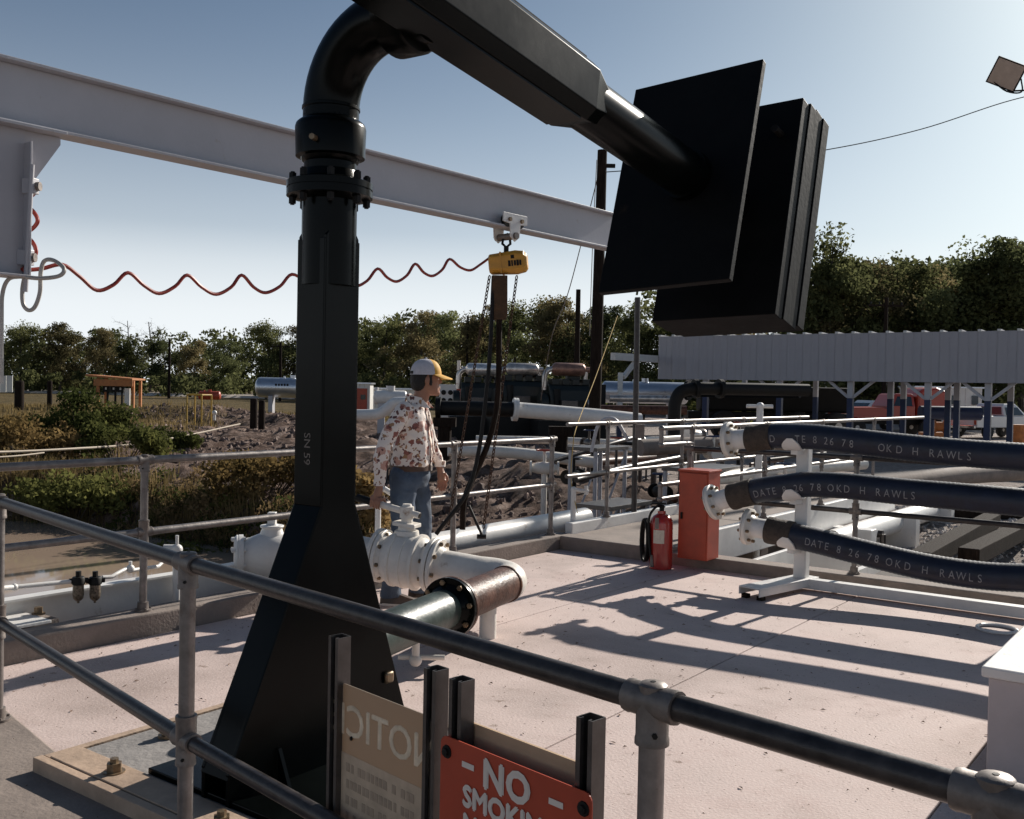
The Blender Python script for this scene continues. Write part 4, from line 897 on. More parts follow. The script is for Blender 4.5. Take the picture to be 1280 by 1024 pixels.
pipe([(762, 498, 34), (850, 499, 34)], .12, M['muff'], 'thin bare pipe below the silver tank')
pipe([(843, 585, 24), (843, 520, 24), (845, 500, 24), (853, 489, 24), (870, 486, 24), (900, 486, 24.2), (1010, 488, 25)], .155, M['dark'], 'black riser pipe bending to a horizontal header under the canopy', [], [4, 5])
pipe([(560, 563, 17), (640, 566, 17.2), (742, 578, 17.5)], .10, M['wpipe'], 'pale pipe lying low on the dirt beyond the far railing')
pipe([(595, 549, 24), (700, 551, 24), (800, 556, 24)], .09, M['wpipe'], 'pale pipe lying on the gravel below the flanged pipe')
pipe([(800, 560, 15.5), (880, 556, 16), (1010, 553, 17)], .13, M['conc2'], 'thick pale pipe low beyond the gangway handrails')
pipe([(880, 600, 13.5), (960, 590, 14.5), (1080, 580, 16)], .09, M['wpipe'], 'white pipe low behind the upper hoses')
pipe([(1060, 606, 15), (1180, 596, 18), (1290, 590, 20)], .16, M['conc2'], 'grey pipe far beyond the right kerb under the upper hose')
pipe([(720, 600, 13), (780, 585, 14), (850, 572, 15.5)], .04, M['galvd'], 'thin dark pipe slanting beneath the gangway handrail')
pipe([(690, 577, 15), (770, 553, 16), (800, 545, 17)], .035, M['galvd'], 'thin dark pipe slanting up left of the tall thin post')
# T handled valve post
q = at(950, 508, 11.2); x = thing('valve_post', V((q.x, q.y, gz(q.x, q.y))), 'white valve stem with a T handle standing behind the upper hose', 'valve')
MB().cyl(V((q.x, q.y, gz(q.x, q.y) - .2)), q, .038, 12).build('stem', M['white'], x); m = MB(); m.cyl(q - V((.15, 0, -.0)), q + V((.15, .03, 0)), .022, 10); m.ball(q, .045); m.build('handle', M['white'], x)
q = at(717, 612, 10.4); x = thing('hose_bib', V((q.x, q.y, gz(q.x, q.y))), 'white stand pipe with a small tap left of the gangway', 'tap')
MB().cyl(V((q.x, q.y, gz(q.x, q.y) - .2)), q, .028, 10).build('stand_pipe', M['white'], x); m = MB(); m.cyl(q, q + V((.16, 0, -.02)), .02, 8); m.ball(q, .032); m.cyl(q + V((.13, 0, -.05)), q + V((.13, 0, .04)), .02, 8); m.build('tap', M['white'], x)
q = at(473, 614, 8.9); x = thing('stand_pipe', V((q.x, q.y, gz(q.x, q.y))), 'short white stand pipe with bent top behind the man’s hand', 'pipe')
MB().tube(arc(V((q.x, q.y, -.9)), V((q.x, q.y, -.4)), V((q.x, q.y, q.z - .08)), 3) + [q, q + V((.05, .02, .02)), q + V((.11, .03, -.02))], .026, 10).build('pipe', M['white'], x)
# tangle of small valves and thin lines beyond the gangway
rv = random.Random(31)
ORD = ('leftmost', 'second from left', 'third from left', 'fourth from left', 'fifth from left', 'sixth from left', 'seventh from left', 'eighth from left', 'ninth from left', 'tenth from left', 'eleventh from left', 'rightmost')
for k in range(12):
    px, d = 690 + 26 * k + rv.uniform(-8, 8), rv.uniform(14, 23); q = ground_at(px, d); h = rv.uniform(.55, 1.15); mt_ = (M['wpipe'], M['dark'], M['strut'], M['muff'])[k % 4]
    x = thing('gate_valve', q, '%s valve with %s hand wheel, %s of valves beyond the gangway' % (('white', 'black', 'grey', 'bare metal')[k % 4], ('red', 'black', 'blue')[k % 3], ORD[k]), 'valve', 'small valves beyond the gangway'); e = V((math.cos(k), math.sin(k), 0))
    MB().cyl(q - UP * .2, q + UP * h, .045, 10).build('riser', mt_, x)
    m = MB(); m.lathe(q + UP * h - e * .22, e, [(0, .05), (.001, .11), (.03, .11), (.031, .06), (.12, .085), (.22, .10), (.32, .085), (.41, .06), (.411, .11), (.44, .11), (.441, .05)], 14); m.cyl(q + UP * h, q + UP * (h + .26), .025, 8); m.build('body', mt_, x)
    m = MB(); m.tube([q + UP * (h + .27) + V((math.cos(a) * .12, math.sin(a) * .12, 0)) for a in [j * math.pi / 8 for j in range(17)]], .012, 6, False); m.cyl(q + UP * (h + .27) - V((.12, 0, 0)), q + UP * (h + .27) + V((.12, 0, 0)), .009, 6); m.build('hand_wheel', (M['red'], M['dark'], M['blue'])[k % 3], x)
for k in range(12):
    px, d = 700 + 24 * k, rv.uniform(13.5, 22); a = ground_at(px, d) + UP * rv.uniform(.1, .9); b = a + (U if k % 3 else VV) * rv.uniform(1.5, 3.5); r_ = rv.choice((.03, .05, .07))
    x = thing('thin_pipe', V((a.x, a.y, gz(a.x, a.y))), '%s thin pipe, %s of the low lines beyond the gangway' % (('white', 'dark grey', 'rusty', 'black')[k % 4], ORD[k]), 'pipe', 'thin lines beyond the gangway')
    MB().cyl(a, b, r_, 10).build('pipe', (M['wpipe'], M['galvd'], M['rust'], M['dark'])[k % 4], x)
    for p in (a, b): MB().cyl(V((p.x, p.y, gz(p.x, p.y) - .2)), p, r_ * .8, 8).build('support', M['galvd'], x)
# small white work platforms among the pipes
def stand(px, py, d, w_, dep, lab):
    q = at(px, py, d); g = gz(q.x, q.y) - .1; x = thing('steel_stand', V((q.x, q.y, g)), lab, 'stand')
    MB().box(q, w_, dep, .05, U, VV).build('top', M['strut'], x, False, .004)
    for a in (-1, 1):
        for b in (-1, 1):
            c = q + U * (a * (w_ / 2 - .04)) + VV * (b * (dep / 2 - .04)); MB().cyl(V((c.x, c.y, g)), c, .03, 8).build('leg', M['beam'], x)
    for b in (-1, 1):
        c = q + VV * (b * (dep / 2 - .04)); MB().cyl(c + U * (w_ / 2) - UP * .05, V((c.x, c.y, g)) - U * (w_ / 2), .018, 6).build('brace', M['beam'], x)
stand(748, 560, 14.5, .9, .5, 'small pale steel stand below the thick pole'); stand(768, 630, 12.2, 1.0, .5, 'low pale steel platform left of the gangway'); stand(880, 585, 14, 1.2, .7, 'small pale steel stand beyond the gangway handrail')
for k, (a, b) in enumerate((((590, 543, 38), (695, 546, 36)), ((560, 530, 52), (700, 533, 50)))):
    p, q = at(*a), at(*b); p.z = q.z = gz(p.x, p.y) + .35
    tag(MB().bar(p, q, .3, 1.1).build('low_wall', M['conc2'], smooth=False, bevel=.01), ('low concrete wall in front of the engines', 'low concrete wall farther back before the engines')[k], 'wall')

# ---------------------------------------------------------------- engines with silencers
def engine(px, d, lab, rot, rustm):
    g = ground_at(px, d); x = thing('engine', g, lab, 'engine', 'engines with silencers'); e = V((math.cos(rot), math.sin(rot), 0)); f = V((-e.y, e.x, 0))
    top = at(px, 462, d).z
    MB().box(g + UP * .45, 2.6, 1.3, .9, e, f).build('skid', M['dark'], x, False, .02); g = g + UP * .62
    MB().rings([[g + e * a + f * b * k + UP * z for a, b in ((-.85, -.42), (.75, -.42), (.75, .42), (-.85, .42))] for z, k in ((.5, 1), (1.0, 1.1), (1.35, .9), (1.55, .55))]).build('block', M['engine'], x, False, .03)
    for k in range(4): MB().box(g + e * (-.6 + .38 * k) + UP * 1.66, .26, .5, .22, e, f).build('cylinder_head', M['engine'], x, False, .02)
    MB().box(g + e * 1.1 + UP * 1.05, .2, 1.0, 1.1, e, f).build('radiator', M['dark'], x, False, .02)
    MB().cyl(g - e * 1.15 + UP * .85 - f * .1, g - e * .9 + UP * .85 - f * .1, .4, 20).build('flywheel', M['engine'], x)
    MB().box(g - e * .2 - f * .62 + UP * .85, .6, .2, .32, e, f).build('control_box', M['strut'], x, False, .02)
    MB().box(g + e * .2 + f * .3 + UP * 1.85, .5, .4, .3, e, f).build('air_cleaner', M['engine'], x, False, .06); MB().cyl(g - e * .6 - f * .45 + UP * .6, g - e * .6 - f * .45 + UP * 1.4, .12, 12).build('oil_filter', M['dark'], x); MB().cyl(g + e * .5 - f * .45 + UP * .9, g + e * .95 - f * .45 + UP * .9, .16, 12).build('starter', M['muff'], x); c = V((g.x, g.y, top)); MB().lathe(c - e * .72, e, [(0, .06), (.04, .12), (.10, .2), (.16, .235), (1.15, .235), (1.22, .2), (1.28, .11), (1.45, .1)], 20).build('silencer', rustm, x)
    MB().tube(arc(c - e * .68, c - e * .95, c - e * .95 - UP * .3, 5) + [c - e * .95 - UP * .75], .10, 12).build('exhaust_elbow', M['muff'], x)
    MB().cyl(c + e * .6, c + e * .55 - UP * .6, .08, 10).build('exhaust_leg', M['muff'], x)
    if rot < .2: MB().cyl(c - e * .95 - UP * .05, c - e * .95 + UP * .32, .07, 10).build('tail_pipe', M['muff'], x)
engine(604, 38, 'dark engine with a bright silver silencer, leftmost of the three', .10, mat('bright_silencer', (.7, .68, .66), .3, metal=.7, var=.15))
engine(654, 37, 'dark engine with a streaky silver silencer in the middle of the three', .22, M['muff']); engine(712, 36, 'dark engine with a rusty brown silencer, rightmost of the three', .24, mat('brown_silencer', (.28, .15, .11), .4, metal=.5, var=.4, scale=4))
# ---------------------------------------------------------------- tanks, huts, left yard
def tank(px, py, d, r, L_, ang, lab, mt=M['silver'], saddle=True, mark=False):
    c = at(px, py, d); e = V((math.cos(ang), math.sin(ang), 0)); g = gz(c.x, c.y); x = thing('storage_tank', V((c.x, c.y, g)), lab, 'tank')
    n = 8; pr = [(-L_ / 2 - r * .45 * math.cos(k * math.pi / 2 / n), max(.01, r * math.sin(k * math.pi / 2 / n))) for k in range(n + 1)]
    pr += [(-a, b) for a, b in pr[::-1]]
    o = pr[0][0]; MB().lathe(c + e * o, e, [(a - o, b) for a, b in pr], 32).build('shell', mt, x)
    if saddle:
        for s in (-.32, .32): q = c + e * (s * L_); MB().bar(V((q.x, q.y, g - .2)), q - UP * (r * .85), .25, r * 1.4, V((-e.y, e.x, 0))).build('saddle', M['beam'], x, False)
    m = MB(); m.cyl(c + UP * (r * .95), c + UP * (r + .16), .16, 12); m.cyl(c - e * .5 + UP * (r * .95), c - e * .5 + UP * (r + .1), .07, 8); m.build('dome', mt, x)
    if mark:
        f = V((e.y, -e.x, 0)); m = MB()
        for k in range(5): m.box(c - e * (.9 - .17 * k) + f * (r * .985) + UP * .17, .11, .02, .13, e, f)
        m.build('faded_marking', M['dark'], x, False)
tank(366, 485, 60, .60, 3.9, .06, 'silver horizontal gas tank on saddles left of the black stand', mark=True)
tank(806, 491, 46, .50, 3.6, -.05, 'silver horizontal tank seen behind the thick pole and the canopy frame')
tank(488, 497, 36, .26, 1.0, .1, 'small white horizontal tank behind the man’s shoulder', M['white'])
tank(262, 494.5, 92, .40, 1.7, .05, 'red barrel shaped tank beside the far pale road', M['red'], False)
def hut(px, pyb, d, w_, dep, h, lab, doorm, wall=M['panelw']):
    g = ground_at(px, d); x = thing('hut', g, lab, 'hut')
    n = int(w_ / .4) + 1
    for k in range(n): MB().box(g + V((-w_ / 2 + (k + .5) * w_ / n, 0, h / 2)), w_ / n - .012, dep, h, ).build('wall_panel', wall, x, False, .01)
    MB().box(g + UP * (h + .05), w_ + .2, dep + .3, .1).build('roof', M['silver'], x, False)
    dr = MB().box(g + V((w_ * .12, -dep / 2 - .03, h * .45)), min(.85, w_ * .5), .05, h * .85).build('door', doorm, x, False)
    MB().box(g + V((w_ * .12 + .1, -dep / 2 - .06, h * .62)), .3, .02, .3).build('window', M['glass'], dr, False)
hut(451, 500, 62, 1.35, 1.5, 2.1, 'small white hut with a red door right of the black stand', M['red'])
hut(497, 500, 66, 3.4, 1.6, 1.75, 'long low pale shed behind the man’s cap', M['panelw'])
g = ground_at(566, 44); x = thing('control_panel', g, 'white and red control panel with round gauges left of the engines', 'panel')
MB().box(g + V((-.22, 0, 1.1)), .75, .3, 2.0).build('gauge_cabinet', M['panelw'], x, False, .02); MB().box(g + V((.36, 0, 1.1)), .38, .32, 2.1).build('red_cabinet', M['red'], x, False, .02)
for a, b in ((-.4, 1.75), (-.1, 1.75), (-.4, 1.4), (-.1, 1.4)): MB().lathe(g + V((a, -.15, b)), V((0, -1, 0)), [(0, .11), (.03, .11), (.035, .09)], 14).build('gauge', M['dark'], x)
# orange shelter
g = ground_at(148, 52); g.z = at(148, 514, 52).z; s_ = thing('shelter', g, 'small orange timber shelter with a flat sloping roof over control boxes', 'shelter')
for a in (-.85, .95):
    for b in (-.5, .5): MB().box(g + V((a, b, .75)), .13, .13, 1.9).build('post', M['orange'], s_, False)
MB().prism([g + V((-1.35, -.9, 1.78)), g + V((1.05, -.9, 1.62)), g + V((1.05, .9, 1.62)), g + V((-1.35, .9, 1.78))], UP * .09).build('roof', M['orange'], s_, False)
MB().box(g + V((.05, -.82, 1.47)), 2.0, .05, .34).build('fascia_board', M['orange'], s_, False)
for a, h in ((-.45, .26), (-.05, .24), (.3, .26)): MB().box(g + V((a, -.4, 1.15)), .32, .2, h * 1.2).build('meter_box', M['dark'], s_, False); MB().box(g + V((a, -.52, 1.17)), .08, .02, .12).build('meter_dial', M['panelw'], s_, False)
for a in (-.4, .0, .35): MB().cyl(g + V((a, -.4, -.2)), g + V((a, -.4, 1.05)), .06, 8).build('conduit', M['dark'], s_)
MB().box(g + V((.66, -.5, .75)), .26, .1, .9).build('notice_board', M['panelw'], s_, False)
# yellow pipe frame
g = ground_at(249, 40); g.z = at(249, 525, 40).z; yf = thing('pipe_guard', g, 'yellow pipe guard frame standing in the dug up mud', 'guard frame')
for a, b in ((-.42, -.2), (-.26, .3), (.16, -.2), (.40, .3)): MB().cyl(g + V((a, b, -.3)), g + V((a, b, 1.0)), .035, 8).build('post', M['yel2'], yf)
for (a, b), (c_, d_) in (((-.42, -.2), (.16, -.2)), ((-.26, .3), (.40, .3)), ((-.42, -.2), (-.26, .3)), ((.16, -.2), (.40, .3))): MB().cyl(g + V((a, b, 1.0)), g + V((c_, d_, 1.0)), .035, 8).build('top_rail', M['yel2'], yf)
m = MB(); q = g + V((.62, 0, .0)); m.cyl(q, q + UP * .25, .06, 8); m.ball(q + UP * .3, .1); m.build('valve', M['white'], yf)
def stub(px, pyt, pyb, d, wpx, lab, mt=M['timber']):
    t, b = at(px, pyt, d), at(px, pyb, d); r = wpx * d / FPX / 2
    tag(MB().lathe(V((b.x, b.y, b.z - .6)), UP, [(0, r * 1.05), (t.z - b.z + .5, r), (t.z - b.z + .58, r * .92), (t.z - b.z + .6, r * .6)], 14).build('pile_stub', mt), lab, 'pile', 'dark cut off piles')
stub(24, 476, 506, 48, 11, 'thick dark cut off pile near the left edge by the white fence'); stub(62, 476, 501, 52, 6, 'slim dark cut off pile between the thick one and the shelter')
stub(317, 498, 526, 38, 9, 'dark cut off pile under the silver gas tank, left of a pair'); stub(327, 500, 525, 39, 8, 'dark cut off pile under the silver gas tank, right of a pair')
fx_ = thing('panel_fence', ground_at(2, 64), 'white sheet panel fence at the far left edge', 'fence')
for k in range(9): q = at(12 - 8.0 * k, 480, 64); MB().box(V((q.x, q.y, q.z)), .38, .06, 1.05).build('panel', M['panelw'], fx_, False, .01)
wire([at(-40, 562, 17), at(0, 565, 18), at(90, 561, 20), at(170, 555, 23), at(240, 543, 27), at(300, 530, 31)], .022, 'rope_line', 'pale rope line stretched across the mud and reeds on the left', M['rope'])
wire([at(-30, 573, 17), at(20, 570, 18), at(55, 566, 19)], .014, 'rope_line', 'second thin rope under the long one at the left edge', M['rope'])

# ================================================================ RIBBED CANOPY AND VEHICLES
c0 = at(823, 447, 38); c0.z = 0; zt, zb = at(823, 421, 38).z, at(823, 474, 38).z
can = thing('canopy', V((c0.x, c0.y, gz(c0.x, c0.y))), 'long open canopy with shade-toned white ribbed fascia on blue and white posts at right', 'canopy')
PW = .56; NPAN = 34
def cp_(s, b=0, z=0): return c0 + VV * s + U * b + UP * z
pm = MB(); 
prof = [(0, 0), (.04, -.03), (.08, -.03), (.12, 0), (.30, 0), (.315, -.012), (.335, -.012), (.35, 0), (PW - .006, 0)]
for i in range(len(prof) - 1): pass
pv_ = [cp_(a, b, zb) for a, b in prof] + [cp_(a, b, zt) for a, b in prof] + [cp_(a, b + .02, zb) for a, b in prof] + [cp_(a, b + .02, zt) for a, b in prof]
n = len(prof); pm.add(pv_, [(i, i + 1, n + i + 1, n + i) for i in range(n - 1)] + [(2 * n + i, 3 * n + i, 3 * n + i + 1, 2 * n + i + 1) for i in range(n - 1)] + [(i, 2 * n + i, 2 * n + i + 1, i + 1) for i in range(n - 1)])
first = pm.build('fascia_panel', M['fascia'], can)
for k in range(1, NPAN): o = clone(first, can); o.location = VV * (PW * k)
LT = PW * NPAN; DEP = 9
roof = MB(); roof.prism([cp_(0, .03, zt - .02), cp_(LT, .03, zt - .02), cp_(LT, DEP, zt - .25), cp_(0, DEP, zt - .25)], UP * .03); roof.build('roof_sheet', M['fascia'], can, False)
rb = MB().bar(cp_(.06, -.06, zt + .03), cp_(.06, DEP, zt - .2), .10, .07).build('roof_rib', M['panelw'], can, False)
for k in range(1, NPAN): o = clone(rb, can); o.location = VV * (PW * k)
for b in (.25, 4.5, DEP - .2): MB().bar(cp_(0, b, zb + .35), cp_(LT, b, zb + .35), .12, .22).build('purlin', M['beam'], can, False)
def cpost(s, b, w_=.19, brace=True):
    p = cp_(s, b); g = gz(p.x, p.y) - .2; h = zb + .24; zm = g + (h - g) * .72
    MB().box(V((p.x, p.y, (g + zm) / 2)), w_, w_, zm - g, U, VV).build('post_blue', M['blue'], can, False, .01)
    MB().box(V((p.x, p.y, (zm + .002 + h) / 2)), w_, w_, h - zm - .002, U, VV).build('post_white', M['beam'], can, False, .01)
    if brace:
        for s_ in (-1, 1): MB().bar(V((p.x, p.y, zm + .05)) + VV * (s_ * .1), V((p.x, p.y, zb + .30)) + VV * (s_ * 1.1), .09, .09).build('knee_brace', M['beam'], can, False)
for px, b, br in ((882, .3, 1), (974, .3, 1), (1064, .3, 1), (1113, 2.5, 0), (1130, 4.5, 0), (1160, .3, 1), (1185, 4.5, 0), (1197, 3.6, 0), (1235, .3, 1), (1264, 4.5, 0), (1330, .3, 1), (930, 7.5, 0), (1020, 8, 0)):
    best = min([s * .05 for s in range(0, 420)], key=lambda s: abs(proj(cp_(s, b, 1.5))[0] - px)); cpost(best, b, .19, br)
# white frame left of the canopy
a = at(766, 445.5, 36); b = at(823, 445.5, 38.2); b.z = a.z
cf = thing('white_gantry', V((a.x, a.y, gz(a.x, a.y))), 'white beam on a white and blue post left of the canopy', 'frame')
MB().bar(a, b, .2, .26).build('beam', M['panelw'], cf, False); p = at(776, 450, 36.3)
MB().box(V((p.x, p.y, .95)), .17, .17, p.z - .95 + .85).build('post_white', M['panelw'], cf, False); MB().box(V((p.x, p.y, -.1)), .18, .18, 1.1).build('post_blue', M['blue'], cf, False)
MB().bar(at(779, 472, 36.3), at(796, 450, 37), .14, .14).build('brace', M['panelw'], cf, False)
# dark machinery under the canopy
def wheel(parent, c, ax, r, w_, rim=True):
    ty = MB().lathe(c - ax * w_ / 2, ax, [(0, r * .55), (.01, r * .8), (w_ * .15, r * .97), (w_ * .3, r), (w_ * .7, r), (w_ * .85, r * .97), (w_ - .01, r * .8), (w_, r * .55)], 24).build('wheel', M['tyre'], parent)
    MB().lathe(c - ax * (w_ / 2 + .005), ax, [(0, r * .15), (.01, r * .3), (.04, r * .35), (.03, r * .55), (w_, r * .55), (w_ - .02, r * .35), (w_ + .005, r * .3), (w_ + .01, r * .15)], 18).build('rim', M['panelw'], ty)
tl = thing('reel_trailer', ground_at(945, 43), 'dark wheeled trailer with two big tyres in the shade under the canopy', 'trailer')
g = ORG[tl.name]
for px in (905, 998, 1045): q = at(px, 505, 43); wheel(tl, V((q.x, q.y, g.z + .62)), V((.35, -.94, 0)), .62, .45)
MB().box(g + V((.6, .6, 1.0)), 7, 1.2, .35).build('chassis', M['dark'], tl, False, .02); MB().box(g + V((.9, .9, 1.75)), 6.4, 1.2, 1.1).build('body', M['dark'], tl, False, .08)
def loft_body(x, g, e, f, prof, hw, name, mt, bev=.04):
    m = MB(); m.prism([g + e * a - f * hw + UP * z for a, z in prof], f * (2 * hw)); return m.build(name, mt, x, False, bev)
def pickup(px, d, ang, lab, paint, name='pickup_truck'):
    g = ground_at(px, d); e = V((math.cos(ang), math.sin(ang), 0)); f = V((-e.y, e.x, 0)); x = thing(name, g, lab, 'pickup')
    loft_body(x, g, e, f, [(-2.5, .55), (2.6, .55), (2.65, .8), (2.6, 1.05), (1.35, 1.12), (-.35, 1.12), (-2.5, 1.12)], .95, 'body', paint)
    m = MB(); m.rings([[g + e * a + f * b + UP * z for a, b in ((x0, -w_), (x1, -w_), (x1, w_), (x0, w_))] for z, x0, x1, w_ in ((1.125, -.45, 1.30, .90), (1.60, -.38, .75, .76), (1.72, -.25, .60, .72))]); cab_ = m.build('cab', paint, x, False, .05)
    for s in (-1, 1):
        m = MB(); m.prism([g + e * a + f * (s * w_) + UP * z for a, z, w_ in ((-.3, 1.16, .90), (1.02, 1.16, .90), (.66, 1.55, .795), (-.28, 1.55, .795))], f * (s * .012)); m.build('side_window', M['glass'], cab_, False)
    m = MB(); m.prism([g + e * a + f * b + UP * z for a, b, z in ((-.452, -.75, 1.2), (-.452, .75, 1.2), (-.40, .68, 1.56), (-.40, -.68, 1.56))], e * -.012); m.build('rear_window', M['glass'], cab_, False)
    m = MB(); m.prism([g + e * a + f * b + UP * z for a, b, z in ((1.27, -.78, 1.17), (1.27, .78, 1.17), (.80, .68, 1.57), (.80, -.68, 1.57))], e * .014); m.build('windscreen', M['glass'], cab_, False)
    MB().box(g + e * -1.45 + UP * 1.122, 1.9, 1.6, .01, e, f).build('bed_floor', M['dark'], x, False)
    tg = MB().box(g + e * -2.515 + UP * .87, .03, 1.7, .48, e, f).build('tailgate', paint, x, False, .01)
    for s in (-1, 1): MB().box(g + e * -2.53 + f * (s * .86) + UP * .86, .03, .12, .34, e, f).build('tail_light', M['red'], x, False)
    MB().box(g + e * -2.6 + UP * .58, .12, 1.85, .16, e, f).build('bumper', M['chrome'], x, False, .03); MB().box(g + e * 2.7 + UP * .58, .12, 1.85, .16, e, f).build('bumper', M['chrome'], x, False, .03)
    for s in (-1, 1):
        for a in (-1.55, 1.75): wheel(x, g + e * a + f * (s * .82) + UP * .37, f, .37, .24)
        MB().lathe(g + e * 2.62 + f * (s * .68) + UP * .85, e, [(0, .1), (.03, .09)], 12).build('headlight', M['chrome'], x)
    return x
pickup(1243, 50, R(28), 'white pickup truck parked behind the canopy, tailgate towards us', M['carwhite']); pickup(1092, 58, R(200), 'white pickup truck half hidden behind the red truck', M['carwhite'])
def redtruck(px, d, ang, lab):
    g = ground_at(px, d); e = V((math.cos(ang), math.sin(ang), 0)); f = V((-e.y, e.x, 0)); x = thing('red_truck', g, lab, 'truck')
    MB().box(g + UP * .75, 5.2, 1.0, .25, e, f).build('chassis', M['dark'], x, False)
    loft_body(x, g, e, f, [(-2.6, .9), (-.3, .9), (-.3, 1.35), (-.6, 1.45), (-2.45, 1.4), (-2.62, 1.2)], .85, 'bonnet', M['carred'])
    m = MB(); m.rings([[g + e * a + f * b + UP * z for a, b in ((x0, -w_), (x1, -w_), (x1, w_), (x0, w_))] for z, x0, x1, w_ in ((.9, -.3, 1.0, .95), (1.5, -.3, 1.0, .95), (2.05, -.02, .95, .82), (2.12, .1, .9, .78))]); cb = m.build('cab', M['carred'], x, False, .05)
    for s in (-1, 1): m = MB(); m.prism([g + e * a + f * (s * w_) + UP * z for a, z, w_ in ((-.1, 1.52, .95), (.85, 1.52, .95), (.82, 1.98, .845), (.12, 1.98, .845))], f * (s * .014)); m.build('side_window', M['glass'], cb, False)
    loft_body(x, g, e, f, [(1.1, .92), (2.7, .92), (2.7, 2.0), (2.5, 2.3), (2.1, 2.45), (1.4, 2.4), (1.1, 2.1)], .95, 'rounded_tank', M['carred'], .12)
    for s in (-1, 1):
        for a in (-1.9, 1.7): wheel(x, g + e * a + f * (s * .85) + UP * .46, f, .46, .28)
    m = MB(); q = g + e * -2.4 + f * -.5; m.box(q + UP * 1.75, .3, .3, .5, e, f); m.cyl(q + UP * 1.4, q + UP * 2.2, .05, 8); m.cyl(q + UP * 1.9 + e * .2, q + UP * 1.9 - e * .25, .07, 8); m.build('pump_gear', M['muff'], x, False)
redtruck(1108, 49, R(6), 'red truck with a tall rounded red body parked under the canopy')
g = ground_at(1178, 56); x = thing('site_trailer', g, 'pale box trailer with small windows behind the canopy posts', 'trailer')
for k in range(8): MB().box(g + V((-1.75 + .46 * k, .0, 1.45)), .45, 2.2, 2.1).build('wall_panel', M['panelw'], x, False, .01)
for a in (.1, 1.3): MB().box(g + V((a, -1.13, 1.85)), .34, .05, .5).build('window', M['glass'], x, False)
MB().box(g + V((-.1, 0, 2.54)), 3.9, 2.4, .08).build('roof', M['silver'], x, False); MB().box(g + V((0, 0, .3)), 3.6, 1.8, .2).build('chassis', M['dark'], x, False)
for s in (-1, 1): wheel(x, g + V((.6, s * 1.0, .34)), V((0, 1, 0)), .34, .24)
pipe([(1150, 516, 40), (1225, 517, 40)], .28, M['blue'], 'thick blue header pipe between the canopy posts', [(1165, 520, 40, .1, M['blue'])])
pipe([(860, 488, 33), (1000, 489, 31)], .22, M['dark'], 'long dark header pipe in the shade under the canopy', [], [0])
q = ground_at(1172, 42); x = thing('pump', q, 'small orange pump between the blue canopy posts', 'pump')
MB().lathe(q + V((-.4, 0, .75)), V((1, -.2, 0)), [(0, .12), (.02, .3), (.3, .32), (.32, .2), (.6, .2), (.65, .28), (.7, .1)], 18).build('casing', M['orange'], x); MB().box(q + V((-.1, 0, .25)), 1.1, .6, .5).build('base', M['orange'], x, False, .02); MB().cyl(q + V((-.2, 0, .9)), q + V((-.2, 0, 1.5)), .08, 10).build('riser', M['muff'], x)
q = ground_at(1274, 40); x = thing('drum', q, 'rusty orange drum at the right edge beside the pickup', 'drum')
MB().lathe(q, UP, [(0, .29), (.02, .30), (.3, .3), (.31, .31), (.33, .31), (.34, .3), (.6, .3), (.61, .31), (.63, .31), (.64, .3), (.93, .3), (.95, .28)], 24).build('shell', M['orange'], x)

# ================================================================ TREES, REEDS, GRASS
def leafmat(name, dark, lite, trans=(.10, .11, .02)):
    m = bpy.data.materials.new(name); m.use_nodes = True; t = m.node_tree; N = t.nodes; L = t.links; N.clear()
    tc = N.new('ShaderNodeTexCoord'); n = N.new('ShaderNodeTexNoise'); n.inputs['Scale'].default_value = .8; n.inputs['Detail'].default_value = 5; L.new(tc.outputs['Object'], n.inputs['Vector'])
    oi = N.new('ShaderNodeObjectInfo'); ad = N.new('ShaderNodeMath'); ad.operation = 'MULTIPLY_ADD'; L.new(oi.outputs['Random'], ad.inputs[0]); ad.inputs[1].default_value = .34; ad.inputs[2].default_value = -.17
    a2 = N.new('ShaderNodeMath'); L.new(n.outputs['Fac'], a2.inputs[0]); L.new(ad.outputs[0], a2.inputs[1])
    r = N.new('ShaderNodeValToRGB'); e = r.color_ramp.elements; e[0].position = .32; e[1].position = .72; e[0].color = dark + (1,); e[1].color = lite + (1,); L.new(a2.outputs[0], r.inputs[0])
    d = N.new('ShaderNodeBsdfDiffuse'); tr = N.new('ShaderNodeBsdfTranslucent'); mx = N.new('ShaderNodeMixShader'); mx.inputs[0].default_value = .5; o = N.new('ShaderNodeOutputMaterial')
    L.new(r.outputs[0], d.inputs[0]); L.new(r.outputs[0], tr.inputs[0]); L.new(d.outputs[0], mx.inputs[1]); L.new(tr.outputs[0], mx.inputs[2]); L.new(mx.outputs[0], o.inputs[0])
    return m
LM = [leafmat('oak_leaves', (.066, .074, .032), (.20, .205, .088)), leafmat('autumn_leaves', (.09, .08, .04), (.25, .205, .105)), leafmat('dark_leaves', (.054, .064, .030), (.165, .18, .08))]
bark = mat('bark', (.055, .044, .036), .9, var=.4, scale=5, bump=.5, bscale=12)
